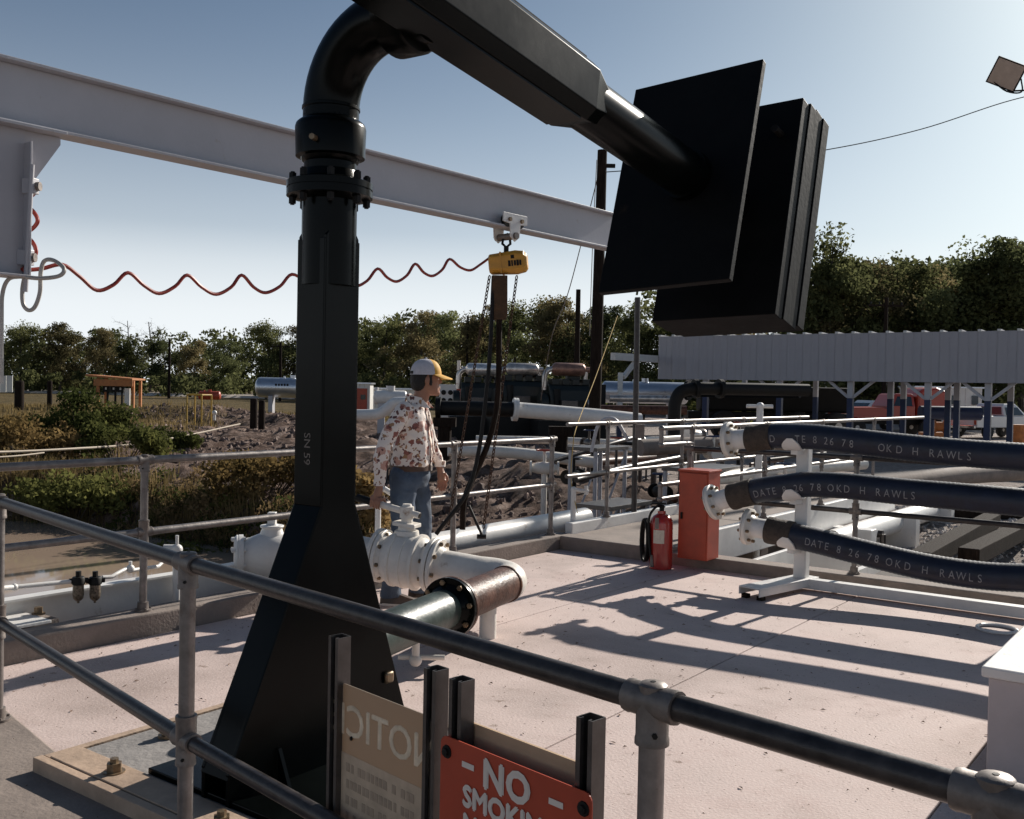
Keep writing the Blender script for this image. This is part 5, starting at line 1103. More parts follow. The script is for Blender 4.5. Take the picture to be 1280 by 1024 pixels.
def leaf_cloud(rs, centers, per, spread, size):
    n = len(centers) * per; C = np.repeat(np.array(centers), per, 0); rng = np.random.default_rng(rs.randint(0, 1 << 30))
    g = rng.normal(size=(n, 3)); g /= np.linalg.norm(g, axis=1)[:, None]; rad = rng.random(n) ** .45
    sp = np.repeat(np.array(spread), per)[:, None]
    P = C + g * rad[:, None] * sp * np.array([1, 1, .72]); a = rng.normal(size=(n, 3)); a /= np.linalg.norm(a, axis=1)[:, None]; b = np.cross(a, rng.normal(size=(n, 3))); b /= np.linalg.norm(b, axis=1)[:, None]
    s = size * (.5 + rng.random(n))[:, None]; a = a * s; b = b * s * .55
    vs_ = np.stack([P - a, P + b, P + a, P - b], 1).reshape(-1, 3); i = np.arange(n) * 4
    return vs_, np.stack([i, i + 1, i + 2, i + 3], 1)
def tree_proto(seed, H, lm, bare=False, wide=.34, low=.22, leaf=.125, per=165, dens=1.25):
    rs = random.Random(seed); g = thing('tree', V((0, 0, 0)), 'tree', 'tree'); wood_ = MB(); tips = []
    r0 = H * .018; top = V((rs.uniform(-.05, .05) * H, rs.uniform(-.05, .05) * H, H * .86)); mid = V((rs.uniform(-.03, .03) * H, rs.uniform(-.03, .03) * H, H * .42))
    tr = spline([V((0, 0, -.4)), mid, top], 6); wood_.tube(tr, [r0 * (1 - .8 * k / (len(tr) - 1)) for k in range(len(tr))], 8)
    nl = int((13 if not bare else 12) * dens)
    for k in range(nl):
        f = low + (1 - low) * (k + rs.random()) / nl; i = min(len(tr) - 1, int(f * .96 * (len(tr) - 1))); p = tr[i]; a = rs.uniform(0, 6.3) if k % 2 else k * 2.4
        L_ = H * wide * (1.05 - .75 * max(0, f - .35)) * rs.uniform(.65, 1.15); up = rs.uniform(.25, .75)
        e = p + V((math.cos(a), math.sin(a), up)).normalized() * L_; m_ = (p + e) / 2 + V((rs.uniform(-.1, .1), rs.uniform(-.1, .1), rs.uniform(-.02, .1))) * L_
        lp = spline([p, m_, e], 4); rl_ = r0 * .42 * (1 - f * .6); wood_.tube(lp, [rl_ * (1 - .85 * j / (len(lp) - 1)) for j in range(len(lp))], 5)
        for j in range(4 if not bare else 8):
            q = lp[rs.randint(3, len(lp) - 1)]; e2 = q + V((rs.gauss(0, 1), rs.gauss(0, 1), rs.gauss(.35, .6))).normalized() * L_ * rs.uniform(.22, .5)
            wood_.tube([q, (q + e2) / 2 + V((0, 0, .03 * L_)), e2], [rl_ * .35, rl_ * .24, rl_ * .1], 4); tips.append(e2)
            if bare:
                for _ in range(3): e3 = e2 + V((rs.gauss(0, 1), rs.gauss(0, 1), rs.gauss(.5, .6))).normalized() * L_ * .22; wood_.tube([e2, e3], [rl_ * .13, rl_ * .06], 3, False)
        tips.append(e)
    tips.append(top + V((0, 0, .04 * H)))
    tk = wood_.build('trunk', bark, g)
    if not bare:
        sp = [H * .095 * rs.uniform(.5, 1.4) for _ in tips]
        vs_, fs = leaf_cloud(rs, [tuple(t) for t in tips], per, sp, leaf * H / 12); me = bpy.data.meshes.new('crown'); me.from_pydata(vs_.tolist(), [], fs.tolist()); me.materials.append(lm); c = bpy.data.objects.new('crown', me); col.objects.link(c); c.parent = g
    return g
protos = [tree_proto(11, 12, LM[0]), tree_proto(23, 12, LM[1], wide=.30), tree_proto(37, 12, LM[2], wide=.38, low=.15), tree_proto(41, 12, LM[0], wide=.28, low=.12), tree_proto(59, 12, LM[1], wide=.40, low=.18), tree_proto(67, 12, LM[2], wide=.26, low=.1)]
bare = tree_proto(83, 12, LM[0], True, wide=.30, low=.3)
T = [  # photo x of the trunk, photo y of the top, distance, prototype, label
 (-30, 392, 140, 2, 'dark broad tree cut by the left edge of the picture'), (28, 398, 142, 0, 'tree behind the white panel fence and the thick pile'), (75, 396, 145, 1, 'brownish tree above the slim pile'),
 (122, 406, 150, 4, 'olive tree directly behind the orange shelter'), (163, 386, 152, 6, 'bare leafless tree standing above the wood on the left'), (188, 388, 155, 6, 'smaller bare tree just right of the tallest bare one'), (158, 418, 148, 3, 'low tree at the foot of the bare tree'), (205, 414, 150, 5, 'dark narrow tree beside the thin utility pole'),
 (244, 420, 150, 1, 'brown tree above the yellow pipe guard'), (284, 420, 148, 2, 'round dark tree left of the silver gas tank'), (334, 396, 128, 0, 'tall tree above the silver gas tank left of the black stand'), (372, 402, 132, 4, 'tree mostly hidden behind the black stand'),
 (446, 408, 128, 3, 'tree just right of the black stand above the small hut'), (484, 392, 124, 0, 'tree behind the man’s cap'), (528, 382, 122, 4, 'olive tree between the man and the hoist'), (566, 384, 118, 2, 'dark tree above the control panel'),
 (606, 372, 112, 1, 'tree behind the hoist’s chain bag'), (642, 372, 108, 5, 'dark narrow tree right of the hoist'), (678, 366, 104, 0, 'tree above the middle engine'), (712, 364, 100, 4, 'tree behind the slim wooden pole'), (748, 372, 98, 2, 'tree behind the thick wooden pole'), (792, 372, 95, 3, 'tree below the counterweights, right of the thick pole'),
 (850, 360, 92, 0, 'tree behind the counterweights at the canopy’s left end'), (915, 345, 88, 1, 'tree hidden by the hanging counterweight stack'), (985, 318, 82, 2, 'tree right behind the lower edge of the counterweights'), (1046, 274, 76, 3, 'tallest tree right of the counterweights with a ragged top'), (1084, 312, 78, 4, 'olive tree right of the tallest one above the canopy'), (1124, 310, 80, 0, 'tree above the middle of the canopy fascia'),
 (1166, 316, 82, 1, 'brownish tree above the canopy between two taller ones'), (1204, 292, 78, 5, 'slim tall tree above the white pickup'), (1244, 284, 77, 2, 'broad dark tree near the right edge above the canopy'), (1284, 288, 78, 0, 'tree cut by the right edge of the picture'), (1330, 285, 80, 4, 'tree outside the right edge of the wood')]
used = set(); rt = random.Random(3)
for px, py, d, k, lab in T:
    p = at(px, py, d); g = gz(p.x, p.y); H = p.z - g; src = bare if k == 6 else protos[k]
    s = H / 12.0; w_ = s * rt.uniform(.9, 1.1); rz = rt.uniform(0, 6.3)
    if k in used: o = clone(src, None, V((p.x, p.y, g)), rz, (w_, w_, s))
    else: used.add(k); o = src; o.location = V((p.x, p.y, g)); o.rotation_euler[2] = rz; o.scale = (w_, w_, s)
    tag(o, lab, 'tree', 'trees of the wood behind the yard')
# the mass of the wood behind and its undergrowth: reads as one
vsA = []; fsA = []; off = 0; rw = random.Random(9)
cen = []; spr = []
for k in range(360):
    px = rw.uniform(-250, 1500); far = rw.random()
    d = (158 if px < 420 else (134 if px < 800 else 98)) + far * 16; top = 414 if px < 420 else (394 if px < 800 else (345 if px < 1000 else 326)); top += rw.uniform(-4, 26)
    p = at(px, top, d); g = gz(p.x, p.y); H = p.z - g
    for j in range(7): z = g + H * (.12 + .82 * j / 6); cen.append((p.x + rw.gauss(0, 1.3), p.y + rw.gauss(0, 1), z)); spr.append(rw.uniform(1.2, 2.1))
for k in range(230):
    px = rw.uniform(-250, 1500); d = (138 if px < 420 else (112 if px < 800 else 84)) + rw.uniform(-4, 14); p = at(px, 480, d); g = gz(p.x, p.y)
    for j in range(2): cen.append((p.x + rw.gauss(0, 1.5), p.y, g + rw.uniform(.5, 2.6))); spr.append(rw.uniform(1.0, 1.9))
vs_, fs = leaf_cloud(rw, cen, 62, spr, .30)
me = bpy.data.meshes.new('wood'); me.from_pydata(vs_.tolist(), [], fs.tolist()); me.materials.append(LM[0]); o = bpy.data.objects.new('wood', me); col.objects.link(o); tag(o, 'dense mass of undergrowth and trees filling the wood behind', 'wood', kind='stuff')
# bush on the bank
def bush(px, py, d, r, h, lab, lm, seed, per=260, n=26, leaf=.045):
    g = ground_at(px, d); rs = random.Random(seed); x = thing('bush', g, lab, 'bush'); st = MB(); cen = []
    for k in range(n):
        a = rs.uniform(0, 6.3); q = r * math.sqrt(rs.random()); e = g + V((math.cos(a) * q, math.sin(a) * q * .8, h * (1.05 - .45 * (q / r) ** 2) * rs.uniform(.45, 1))); st.tube([g + V((math.cos(a) * q * .3, math.sin(a) * q * .3, -.1)), e], [.016, .005], 4, False); cen.append(tuple(e - ORG[x.name]))
    st.build('stems', bark, x); vs_, fs = leaf_cloud(rs, cen, per, [r * .34] * n, leaf)
    me = bpy.data.meshes.new('foliage'); me.from_pydata(vs_.tolist(), [], fs.tolist()); me.materials.append(lm); o = bpy.data.objects.new('foliage', me); col.objects.link(o); o.parent = x
gl = leafmat('bush_leaves', (.05, .060, .020), (.19, .19, .062)); gl2 = leafmat('reed_leaves', (.11, .078, .03), (.33, .225, .10))
bush(104, 500, 23.5, 1.1, 1.75, 'large leafy green bush on the bank below the orange shelter', gl, 1, 300, 34); bush(150, 540, 22, .9, 1.0, 'lower spreading bush right of the large green one', gl, 2, 240, 20); bush(28, 540, 22, 1.2, .85, 'brown green bush at the left edge of the bank', gl2, 3, 240, 22); bush(215, 540, 26, .8, .55, 'low green tuft at the edge of the dug up mud', gl, 4, 200, 14)
bush(330, 600, 17.2, 1.0, .75, 'brown grassy bush on the bank left of the black stand', gl2, 5, 240, 22); bush(455, 640, 13.5, .7, .7, 'brown green bush between the black stand and the man', gl2, 6, 240, 18)
bush(250, 660, 15.6, .9, .5, 'dark leafy bush at the water’s edge behind the rail post', gl, 7, 240, 18); bush(95, 630, 18.2, 1.1, .6, 'leafy bush hanging over the far edge of the pond', gl, 8, 240, 20); bush(735, 545, 62, 1.6, 2.0, 'small yellow green bush behind the thick wooden pole', gl, 9, 160, 16, .12); bush(895, 520, 56, 1.8, 1.6, 'sunlit bush seen under the canopy’s left end', gl, 10, 160, 16, .12)
# reeds and grass on the bank and the left field
rg_ = np.random.default_rng(4); vs_ = []; fs = []
def blades(n, fx, hmin, hmax, wd):
    for _ in range(n):
        x, y = fx(); z = gz(x, y)
        if z < WATER - .25 or uv_in(x, y): continue
        h = rg_.uniform(hmin, hmax); a = rg_.uniform(0, 6.3); lx, ly = rg_.normal(0, .28 * h, 2); w_ = wd * rg_.uniform(.6, 1.3); c, s = math.cos(a) * w_, math.sin(a) * w_; o = len(vs_)
        vs_.extend([(x - c, y - s, z - .05), (x + c, y + s, z - .05), (x + lx * .4 + c * .6, y + ly * .4 + s * .6, z + h * .6), (x + lx * .4 - c * .6, y + ly * .4 - s * .6, z + h * .6), (x + lx, y + ly, z + h)]); fs.extend([(o, o + 1, o + 2, o + 3), (o + 3, o + 2, o + 4)])
def bank():
    while True:
        x = rg_.uniform(-22, -1.2); y = shore(x) + abs(rg_.normal(.2, 1.5 if x < -8.5 else .75)) + rg_.uniform(-.1, .5)
        if rg_.random() < .25 + .75 * (noise.noise(V((x * .35, y * .35, 2))) > -.15): return x, y
def field():
    while True:
        x = rg_.uniform(-34, -5); y = rg_.uniform(20, 62)
        if x < -8.8 - (y - 20) * .16 + 2 * noise.noise(V((x * .2, y * .2, 0))) - (0 if y < 49 else -9): return x, y
blades(20000, bank, .12, .42, .010); blades(26000, field, .10, .34, .018)
m = MB(); m.add(vs_, fs); o = m.build('bank_grass', leafmat('dry_grass', (.08, .062, .026), (.26, .19, .09)), origin=(0, 0, 0), fixn=False); tag(o, 'dry brown reeds and grass along the pond bank', 'grass', kind='stuff')
# matted weeds over the bank: one tangle, not plants one could count
rw2 = random.Random(21); cw_ = []; sw_ = []
for k in range(900):
    x = rw2.uniform(-24, -1.4); off_ = abs(rw2.gauss(0, 1.0 if x > -7.5 else 2.6)); y = shore(x) + off_ + .05
    if noise.noise(V((x * .5, y * .5, 7))) < -.22: continue
    cw_.append((x, y, gz(x, y) + rw2.uniform(.0, .16))); sw_.append(rw2.uniform(.14, .34))
h_ = len(cw_) // 2
for nm, a_, b2_, mt_, lb_ in (('bank_weeds', 0, h_, gl, 'low green weeds matted over the pond bank'), ('dead_weeds', h_, len(cw_), leafmat('dead_weed_leaves', (.09, .06, .03), (.30, .21, .11)), 'low dead brown weeds mixed into the pond bank')):
    vs_, fs = leaf_cloud(rw2, cw_[a_:b2_], 75, sw_[a_:b2_], .035); me = bpy.data.meshes.new(nm); me.from_pydata(vs_.tolist(), [], fs.tolist()); me.materials.append(mt_); o = bpy.data.objects.new(nm, me); col.objects.link(o); tag(o, lb_, 'weeds', kind='stuff')
# clods of turned mud
vs_ = []; fs = []; rc = random.Random(12)
for k in range(11000):
    d = rc.uniform(13, 46); px = rc.uniform(150, 760); p = at(px, 540, d)
    if noise.noise(V((p.x * .45, p.y * .3, 9))) < -.05: continue
    z = gz(p.x, p.y); r = rc.uniform(.015, .06) * (1 if d < 22 else 1.7) * (2.2 if rc.random() < .04 else 1); o = len(vs_)
    if z < WATER: continue
    a = rc.uniform(0, 6)
    for i in range(5): vs_.append((p.x + math.cos(a + i * 1.256) * r * rc.uniform(.6, 1.3), p.y + math.sin(a + i * 1.256) * r * rc.uniform(.6, 1.3), z - .05))
    for i in range(5): vs_.append((p.x + math.cos(a + i * 1.256) * r * rc.uniform(.3, .9), p.y + math.sin(a + i * 1.256) * r * rc.uniform(.3, .9), z + r * rc.uniform(.1, .9)))
    fs += [(o + i, o + (i + 1) % 5, o + 5 + (i + 1) % 5, o + 5 + i) for i in range(5)] + [(o + 5, o + 6, o + 7, o + 8, o + 9)]
m = MB(); m.add(vs_, fs); o = m.build('mud_clods', mat('mud', (.17, .12, .10), .95, var=.6, scale=3, bump=.5, bscale=12), origin=(0, 0, 0), fixn=False); tag(o, 'broken clods of dug up mud on the far bank', 'mud', kind='stuff')
# fallen leaves and grit on the deck
vs_ = []; fs = []
for k in range(1100):
    if k < 200: p = uv(rc.uniform(-6.3, -1), rc.uniform(.02, .35) if rc.random() < .6 else rc.uniform(.1, 2), .003)
    else: p = uv(rc.uniform(-6.5, -.1), rc.uniform(.2, 6), .003)
    a = rc.uniform(0, 6.3); r = rc.uniform(.003, .008) if k % 3 else rc.uniform(.007, .018); o = len(vs_); c, s = math.cos(a) * r, math.sin(a) * r
    vs_ += [(p.x - c, p.y - s, .003), (p.x + s * .4, p.y - c * .4, .006), (p.x + c, p.y + s, .004), (p.x - s * .4, p.y + c * .4, .009)]; fs.append((o, o + 1, o + 2, o + 3))
m = MB(); m.add(vs_, fs); o = m.build('leaf_litter', mat('dead_leaves', (.14, .08, .045), .9, var=.5, scale=9), origin=(0, 0, 0), fixn=False); tag(o, 'scattered dead leaves and grit on the concrete deck', 'leaf litter', kind='stuff')
# ================================================================ THE MAN AT THE VALVE
FT = atz(497, 752, 0)
man_ang = R(-8); ca, sa = math.cos(man_ang), math.sin(man_ang)
def mp(x, y, z): return V((FT.x + x * ca - y * sa, FT.y + x * sa + y * ca, z))
per = thing('person', FT, 'man in a flowered shirt, jeans and white and yellow cap, hand on the valve lever', 'person')
def ell(c, rx, ry, n=20, ex=2.0, dx=None, dy=None):
    out = []
    for k in range(n):
        t = 2 * math.pi * k / n; c_, s_ = math.cos(t), math.sin(t); q = (abs(c_) ** ex + abs(s_) ** ex) ** (-1 / ex)
        out.append((c_ * q * rx, s_ * q * ry))
    if dx is None: return [mp(c[0] + a, c[1] + b, c[2]) for a, b in out]
def remesh(m, name, mt, vox, parent, smooth_it=6, disp=0, dsc=9):
    me = bpy.data.meshes.new('tmp'); o0 = ORG[parent.name]; me.from_pydata([tuple(V(p) - o0) for p in m.v], [], m.f); bm = bmesh.new(); bm.from_mesh(me); bmesh.ops.recalc_face_normals(bm, faces=bm.faces); bm.to_mesh(me); bm.free()
    o = bpy.data.objects.new('tmp', me); col.objects.link(o); r = o.modifiers.new('r', 'REMESH'); r.mode = 'VOXEL'; r.voxel_size = vox
    s = o.modifiers.new('s', 'SMOOTH'); s.iterations = smooth_it; s.factor = .5
    dg = bpy.context.evaluated_depsgraph_get(); dg.update(); me2 = bpy.data.meshes.new_from_object(o.evaluated_get(dg)); bpy.data.objects.remove(o)
    if disp:
        nn = [v.normal.copy() for v in me2.vertices]
        for v, n in zip(me2.vertices, nn):
            q = v.co; k = noise.noise(V((q.x * dsc, q.y * dsc, q.z * dsc * 1.7 + q.x * 6))) + .5 * noise.noise(V((q.x * dsc * 2.4 + 5, q.y * dsc * 2.4, q.z * dsc * 3)))
            v.co = q + n * (disp * k)
    me2.name = name; me2.materials.clear(); me2.materials.append(mt); me2.shade_smooth()
    ob = bpy.data.objects.new(name, me2); col.objects.link(ob); ob.parent = parent; ORG[ob.name] = o0; return ob
skin = mat('skin', (.30, .145, .09), .5, var=.12, scale=14)
b_ = skin.node_tree.nodes['Principled BSDF']; b_.inputs['Subsurface Weight'].default_value = .08
# joints (x forward, y to his left and away from us, z up)
shR, elR, wrR = (.055, -.19, 1.405), (-.085, -.265, 1.13), None
hw = hE - ld_ * .055                                     # where the hand closes on the lever
inv = lambda p: ((p.x - FT.x) * ca + (p.y - FT.y) * sa, -(p.x - FT.x) * sa + (p.y - FT.y) * ca, p.z)
hx0 = inv(hw); wrR = (hx0[0] + .012, hx0[1] + .010, hx0[2] + .115)
elR = ((shR[0] + wrR[0]) / 2 - .045, (shR[1] + wrR[1]) / 2 - .055, (shR[2] + wrR[2]) / 2 + .0)
shL, elL, wrL = (.115, .185, 1.395), (.17, .275, 1.16), (.255, .225, .985)
hipR, knR, anR = (.055, -.10, .93), (.045, -.115, .50), (-.02, -.12, .09)
hipL, knL, anL = (.085, .10, .93), (.15, .115, .50), (.13, .13, .09)
hd_c = (.185, .01, 1.655)
def limb(m, pts, rs): m.tube(spline([mp(*p) for p in pts], 5), [r for r in np.interp(np.linspace(0, len(pts) - 1, (len(pts) - 1) * 5 + 1), range(len(pts)), rs)], 14)
# --- body: one continuous skin surface, head to shoes
B = MB()
B.rings([ell((.075, 0, .86), .11, .15), ell((.08, 0, 1.05), .125, .15), ell((.09, 0, 1.25), .10, .165), ell((.10, 0, 1.38), .09, .17), ell((.115, 0, 1.45), .07, .10), ell((.135, 0, 1.49), .055, .06)])
B.tube([mp(.125, 0, 1.44), mp(.15, .0, 1.52), mp(.165, .005, 1.60)], [.062, .058, .06], 16)
for a, b, c in ((shR, elR, wrR), (shL, elL, wrL)): limb(B, [(.1, a[1] * .5, a[2]), a, b, c], [.05, .045, .036, .026])
for a, b, c in ((hipR, knR, anR), (hipL, knL, anL)): limb(B, [a, b, c], [.075, .05, .036]); 
# head: long axis up, facing hf
hang = R(22); hf = (math.cos(hang), math.sin(hang)); hs = (-hf[1], hf[0])
def hq(f, s, z): return mp(hd_c[0] + hf[0] * f + hs[0] * s, hd_c[1] + hf[1] * f + hs[1] * s, hd_c[2] + z)
def hring(z, f0, f1, w_, n=18):
    c = (f0 + f1) / 2; r = (f1 - f0) / 2; return [hq(c + r * math.cos(2 * math.pi * k / n), w_ * math.sin(2 * math.pi * k / n), z) for k in range(n)]
B.rings([hring(-.118, .035, .085, .022), hring(-.105, .0, .093, .042), hring(-.08, -.045, .098, .058), hring(-.05, -.075, .096, .066), hring(-.02, -.09, .094, .070), hring(.02, -.098, .096, .074), hring(.06, -.098, .094, .075), hring(.10, -.085, .075, .066), hring(.125, -.05, .04, .04)])
B.rings([[hq(.088, s * .012, .022) for s in (-1, 1)] + [hq(.098, s * .008, .022) for s in (1, -1)], [hq(.088, s * .017, -.020) for s in (-1, 1)] + [hq(.122, s * .012, -.018) for s in (1, -1)], [hq(.088, s * .015, -.030) for s in (-1, 1)] + [hq(.105, s * .010, -.031) for s in (1, -1)]])   # nose
B.ball(hq(.094, 0, -.058), .014, 10, 6); B.ball(hq(.094, 0, -.068), .013, 10, 6); B.ball(hq(.082, 0, -.098), .024, 10, 6)   # lips, chin
for s in (-1, 1): B.ball(hq(-.005, s * .074, -.005), (.022, .012, .034), 10, 6); B.ball(hq(.084, s * .03, .022), (.012, .022, .010), 8, 5)   # ears, brow
# hands
def finger(pts, r): B.tube([V(p) for p in pts], [r, r * .98, r * .92, r * .75][:len(pts)], 8)
# right hand closes round the lever
pw = mp(*wrR); lx = ld_; up_ = UP - lx * lx.z; up_.normalize(); sd = lx.cross(up_).normalized(); sd = sd if sd.y < 0 else -sd      # sd points to us
B.tube([pw, (pw + hw) / 2 + UP * .02, hw + UP * .034], [(.028, .024), (.036, .026), (.042, .024)], 12)
B.box(hw + UP * .038, .085, .062, .028, lx, sd, up_)
for k in range(4):
    o = hw + lx * (-.034 + .0225 * k); q = .037
    finger([o + up_ * .040 + sd * .022, o + up_ * .022 + sd * q, o - up_ * .016 + sd * (q - .003), o - up_ * .036 + sd * .012], .0098 - .0006 * abs(k - 1.5))
finger([hw + lx * -.035 + up_ * .042 - sd * .02, hw + lx * -.05 + up_ * .012 - sd * .036, hw + lx * -.044 - up_ * .022 - sd * .028, hw + lx * -.036 - up_ * .035 - sd * .004], .0108)
# left hand hangs relaxed
wl = mp(*wrL); B.tube([wl, mp(wrL[0] + .012, wrL[1] - .004, wrL[2] - .05), mp(wrL[0] + .02, wrL[1] - .008, wrL[2] - .095)], [(.026, .022), (.040, .022), (.041, .019)], 12)
for k in range(4):
    fx0 = wrL[0] + .048 - .021 * k; y0 = wrL[1] - .008; z0 = wrL[2] - .09; L_ = (.9, 1.0, .95, .78)[k]
    finger([mp(fx0, y0, z0), mp(fx0 + .006, y0 - .004, z0 - .038 * L_), mp(fx0 + .001, y0 - .016, z0 - .066 * L_), mp(fx0 - .006, y0 - .030, z0 - .083 * L_)], .0094)
finger([mp(wrL[0] + .038, wrL[1] - .01, wrL[2] - .035), mp(wrL[0] + .062, wrL[1] - .022, wrL[2] - .062), mp(wrL[0] + .066, wrL[1] - .03, wrL[2] - .088), mp(wrL[0] + .058, wrL[1] - .036, wrL[2] - .105)], .0105)
remesh(B, 'body', skin, .0055, per, 3)
# --- shirt
def shirtmat():
    m = bpy.data.materials.new('flowered_shirt'); m.use_nodes = True; t = m.node_tree; N = t.nodes; L = t.links; b = N['Principled BSDF']; b.inputs['Roughness'].default_value = .8
    tc = N.new('ShaderNodeTexCoord').outputs['Object']; nz = N.new('ShaderNodeTexNoise'); nz.inputs['Scale'].default_value = 22; L.new(tc, nz.inputs[0])
    ad = N.new('ShaderNodeMix'); ad.data_type = 'RGBA'; ad.inputs[0].default_value = .06; L.new(tc, ad.inputs[6]); L.new(nz.outputs['Color'], ad.inputs[7])
    base = None
    cur = N.new('ShaderNodeRGB'); cur.outputs[0].default_value = (.76, .68, .62, 1); src = cur.outputs[0]
    for sc_, th, c in ((10.5, .42, (.52, .30, .24)), (13, .36, (.25, .09, .07)), (23, .34, (.13, .055, .05)), (17, .32, (.34, .19, .10))):
        v = N.new('ShaderNodeTexVoronoi'); v.inputs['Scale'].default_value = sc_; L.new(ad.outputs[2], v.inputs['Vector'])
        n2 = N.new('ShaderNodeTexNoise'); n2.inputs['Scale'].default_value = 60; L.new(tc, n2.inputs[0])
        a = N.new('ShaderNodeMath'); a.operation = 'MULTIPLY_ADD'; L.new(n2.outputs[0], a.inputs[0]); a.inputs[1].default_value = .24; L.new(v.outputs['Distance'], a.inputs[2])
        r = N.new('ShaderNodeMath'); r.operation = 'LESS_THAN'; L.new(a.outputs[0], r.inputs[0]); r.inputs[1].default_value = th + .06
        x = N.new('ShaderNodeMix'); x.data_type = 'RGBA'; L.new(r.outputs[0], x.inputs[0]); L.new(src, x.inputs[6]); x.inputs[7].default_value = c + (1,); src = x.outputs[2]
    L.new(src, b.inputs['Base Color']); return m
S = MB()
S.rings([ell((.085, 0, 1.015), .142, .180, ex=2.3), ell((.088, 0, 1.05), .150, .176, ex=2.2), ell((.095, 0, 1.12), .146, .172, ex=2.2), ell((.095, 0, 1.22), .132, .172, ex=2.2), ell((.09, 0, 1.32), .125, .182, ex=2.2), ell((.09, 0, 1.40), .108, .178, ex=2.1), ell((.105, 0, 1.455), .088, .135), ell((.13, 0, 1.492), .070, .080)])
limb(S, [(.085, -.12, 1.425), shR, elR, (wrR[0], wrR[1], wrR[2] + .02)], [.06, .066, .056, .038]); limb(S, [(.10, .12, 1.42), shL, elL, (wrL[0], wrL[1], wrL[2] + .02)], [.06, .064, .054, .038])
shm = shirtmat(); sh = remesh(S, 'shirt', shm, .009, per, 5, .0085, 9)
m = MB()                                                    # collar
for s in (-1, 1):
    m.prism([mp(.055, s * .055, 1.50), mp(.065, s * .075, 1.545), mp(.17, s * .055, 1.52), mp(.235, s * .055, 1.445), mp(.17, s * .085, 1.452), mp(.08, s * .092, 1.478)], mp(0, s * .006, 0) - mp(0, 0, 0))
m.prism([mp(.050, -.06, 1.49), mp(.050, .06, 1.49), mp(.062, .065, 1.548), mp(.062, -.065, 1.548)], mp(-.008, 0, 0) - mp(0, 0, 0))
m.build('collar', shm, sh, True, .003)
m = MB()
for z in (1.08, 1.16, 1.24, 1.32, 1.40): xx = np.interp(z, [1.04, 1.12, 1.22, 1.32, 1.40], [.25, .257, .243, .228, .21]); m.ball(mp(xx + .003, -.012, z), .006, 8, 4)
m.build('buttons', M['signw'], sh)
m = MB(); m.prism([mp(np.interp(z, [1.0, 1.12, 1.22, 1.32, 1.40, 1.47], [.228, .260, .246, .230, .212, .185]), -.03, z) for z in (1.02, 1.12, 1.22, 1.32, 1.40, 1.46)] + [mp(np.interp(z, [1.0, 1.12, 1.22, 1.32, 1.40, 1.47], [.228, .260, .246, .230, .212, .185]), .006, z) for z in (1.46, 1.40, 1.32, 1.22, 1.12, 1.02)], mp(.003, 0, 0) - mp(0, 0, 0)); m.build('placket', shm, sh, False)
for wr in (wrR, wrL): m = MB(); m.tube([mp(wr[0], wr[1], wr[2] + .055), mp(wr[0], wr[1], wr[2] + .012)], [.043, .041], 16); m.build('cuff', shm, sh)
# --- jeans, belt, shoes
J = MB()
J.rings([ell((.07, 0, .86), .135, .178), ell((.075, 0, .93), .150, .185), ell((.08, 0, 1.00), .142, .178), ell((.083, 0, 1.035), .138, .172)])
for a, b, c in ((hipR, knR, anR), (hipL, knL, anL)): limb(J, [(a[0], a[1] * .9, a[2] + .03), a, (a[0] * .5 + b[0] * .5 + .005, b[1], (a[2] + b[2]) / 2 + .02), b, (c[0] + .005, c[1], .28), (c[0], c[1], .055)], [.10, .108, .092, .072, .066, .078])
jm = mat('denim', (.050, .072, .11), .85, var=.35, scale=9, bump=.3, bscale=160, stain=(.13, .155, .19), samt=.42, sscale=5)
jn = remesh(J, 'jeans', jm, .009, per, 4, .007, 9)
m = MB(); m.prism([mp(-.075, -.05, .985), mp(-.078, -.13, .985), mp(-.085, -.13, .88), mp(-.09, -.09, .86), mp(-.085, -.05, .88)], mp(-.006, 0, 0) - mp(0, 0, 0)); m.build('back_pocket', jm, jn, False)
m = MB(); a_, b2 = ell((.084, 0, .985), .152, .188, 28), ell((.084, 0, 1.022), .152, .186, 28); m.rings([a_, b2]); m.build('belt', mat('brown_leather', (.06, .024, .011), .5, var=.3, scale=20), jn)
m = MB(); m.box(mp(.238, -.01, 1.004), .012, .05, .045, V((ca, sa, 0)), V((-sa, ca, 0))); m.build('belt_buckle', M['fit'], jn, False, .003)
shoe = mat('shoe_leather', (.06, .04, .03), .5, var=.3)
for an, yw in ((anR, 0), (anL, .1)):
    m = MB()
    def sr(f, w_, h): return [mp(an[0] + f, an[1] + yw * f + y, z) for y, z in ((-w_, .012), (w_, .012), (w_ * .98, h * .5), (w_ * .55, h), (-w_ * .55, h), (-w_ * .98, h * .5))]
    m.rings([sr(-.075, .026, .07), sr(-.06, .036, .10), sr(.0, .038, .11), sr(.06, .042, .085), (sr(.13, .048, .065)), sr(.185, .040, .05), sr(.205, .022, .035)]); s_ = m.build('shoe', shoe, per)
    m = MB(); m.prism([mp(an[0] + f, an[1] + yw * f + y, .0) for f, y in ((-.08, -.022), (-.05, -.04), (.05, -.043), (.13, -.052), (.19, -.042), (.212, -.012), (.212, .012), (.19, .042), (.13, .052), (.05, .043), (-.05, .04), (-.08, .022))], UP * .016); m.build('sole', M['signw'], s_, False)
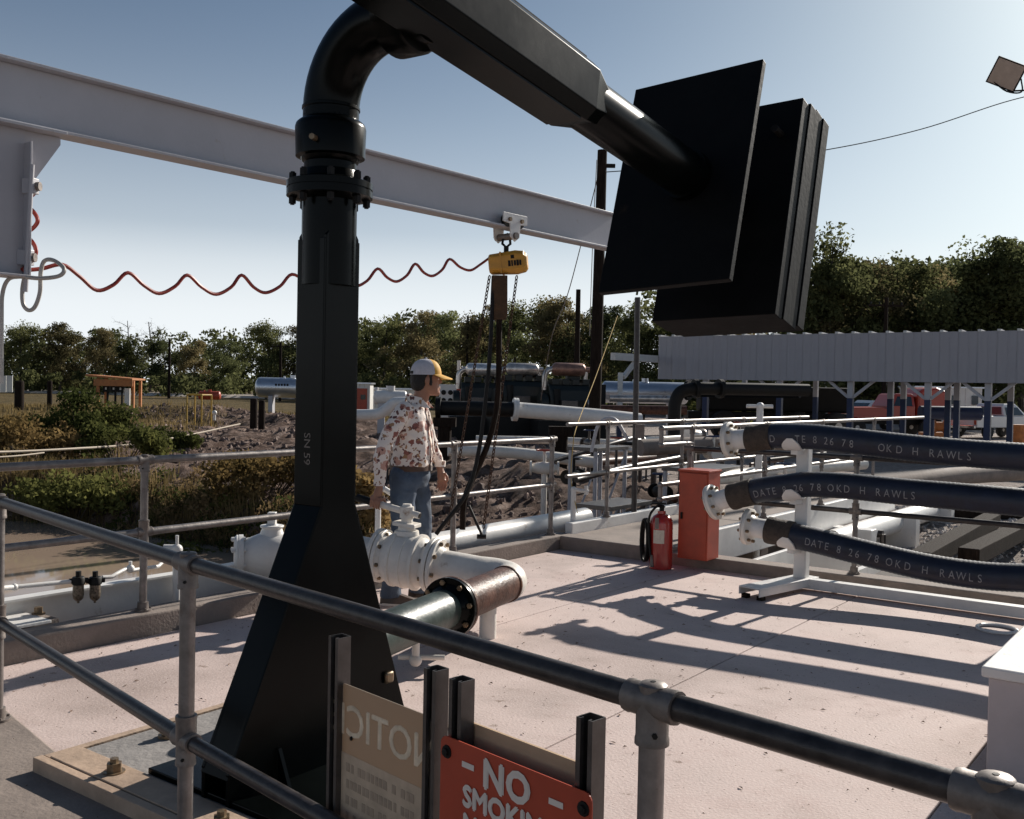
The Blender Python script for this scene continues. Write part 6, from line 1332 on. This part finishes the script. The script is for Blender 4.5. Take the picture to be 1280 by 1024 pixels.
# --- hair and cap
H_ = MB(); H_.rings([hring(-.085, -.085, -.03, .05), hring(-.07, -.105, -.015, .072), hring(-.03, -.118, .012, .084), hring(.01, -.118, .03, .085), hring(.05, -.115, .045, .084), hring(.085, -.10, .05, .076)])
for s in (-1, 1): H_.rings([[hq(f, s * w_, z) for f, w_ in ((.012, .068), (.034, .064), (.034, .076), (.012, .080))] for z in (-.045, -.02, .02, .05)])
hair = remesh(H_, 'hair', mat('dark_hair', (.005, .0035, .003), .6, var=.5, scale=60, bump=.5, bscale=120), .006, per, 3, .004, 40)
cap = bpy.data.objects.new('cap', None)
capw = mat('cap_mesh', (.50, .50, .55), .8, var=.1, scale=60, bump=.3, bscale=260); capy = mat('cap_yellow', (.62, .33, .03), .7, var=.1, scale=30)
def dome(a0, a1, nm, mt, par, n=14):
    rows = []
    for i in range(8):
        el_ = (i / 7) * math.pi / 2; row = []
        for k in range(n + 1):
            a = a0 + (a1 - a0) * k / n; rr2 = math.cos(el_) ** .75; row.append(hq(-.004 + .117 * rr2 * math.cos(a), .095 * rr2 * math.sin(a), .035 + .118 * math.sin(el_)))
        rows.append(row)
    m = MB(); m.add([p for r in rows for p in r], [(i * (n + 1) + k, i * (n + 1) + k + 1, (i + 1) * (n + 1) + k + 1, (i + 1) * (n + 1) + k) for i in range(7) for k in range(n)]); o = m.build(nm, mt, par, fixn=False); o.data.shade_smooth(); return o
cp1 = dome(R(62), R(298), 'cap', capw, per, 22); dome(R(-62), R(62), 'front_panel', capy, cp1)
br = []
for k in range(15):
    a = R(-70 + 10 * k); br.append((hq(-.004 + .115 * math.cos(a), .094 * math.sin(a), .037), hq(.01 + .185 * max(0, math.cos(a)) ** .55 + (.0), .098 * math.sin(a) * (1 if abs(a) < 1.2 else 1), .030 - .022 * math.cos(a) - .02 * abs(math.sin(a)))))
m = MB(); m.add([p for q in br for p in q] + [p + UP * .004 for q in br for p in q], [(2 * k, 2 * k + 2, 2 * k + 3, 2 * k + 1) for k in range(14)] + [(30 + 2 * k, 30 + 2 * k + 1, 30 + 2 * k + 3, 30 + 2 * k + 2) for k in range(14)]); m.build('brim', capy, cp1, True)
m = MB(); m.ball(hq(-.004, 0, .155), .009, 8, 5); m.build('button', capw, cp1)
m = MB(); m.rings([[hq(-.004 + .1185 * math.cos(R(180 + a)) * q, .0965 * math.sin(R(180 + a)) * q, z) for a in range(-30, 31, 10)] + [hq(-.004 + .1165 * math.cos(R(180 + a)) * q, .0945 * math.sin(R(180 + a)) * q, z) for a in range(30, -31, -10)] for z, q in ((.04, 1.0), (.062, .985))]); m.build('size_strap', M['dark'], cp1)
for s in (-1, 1): m = MB(); m.ball(hq(.086, s * .032, .004), (.007, .011, .007), 8, 5); m.build('eye', M['signw'], per)
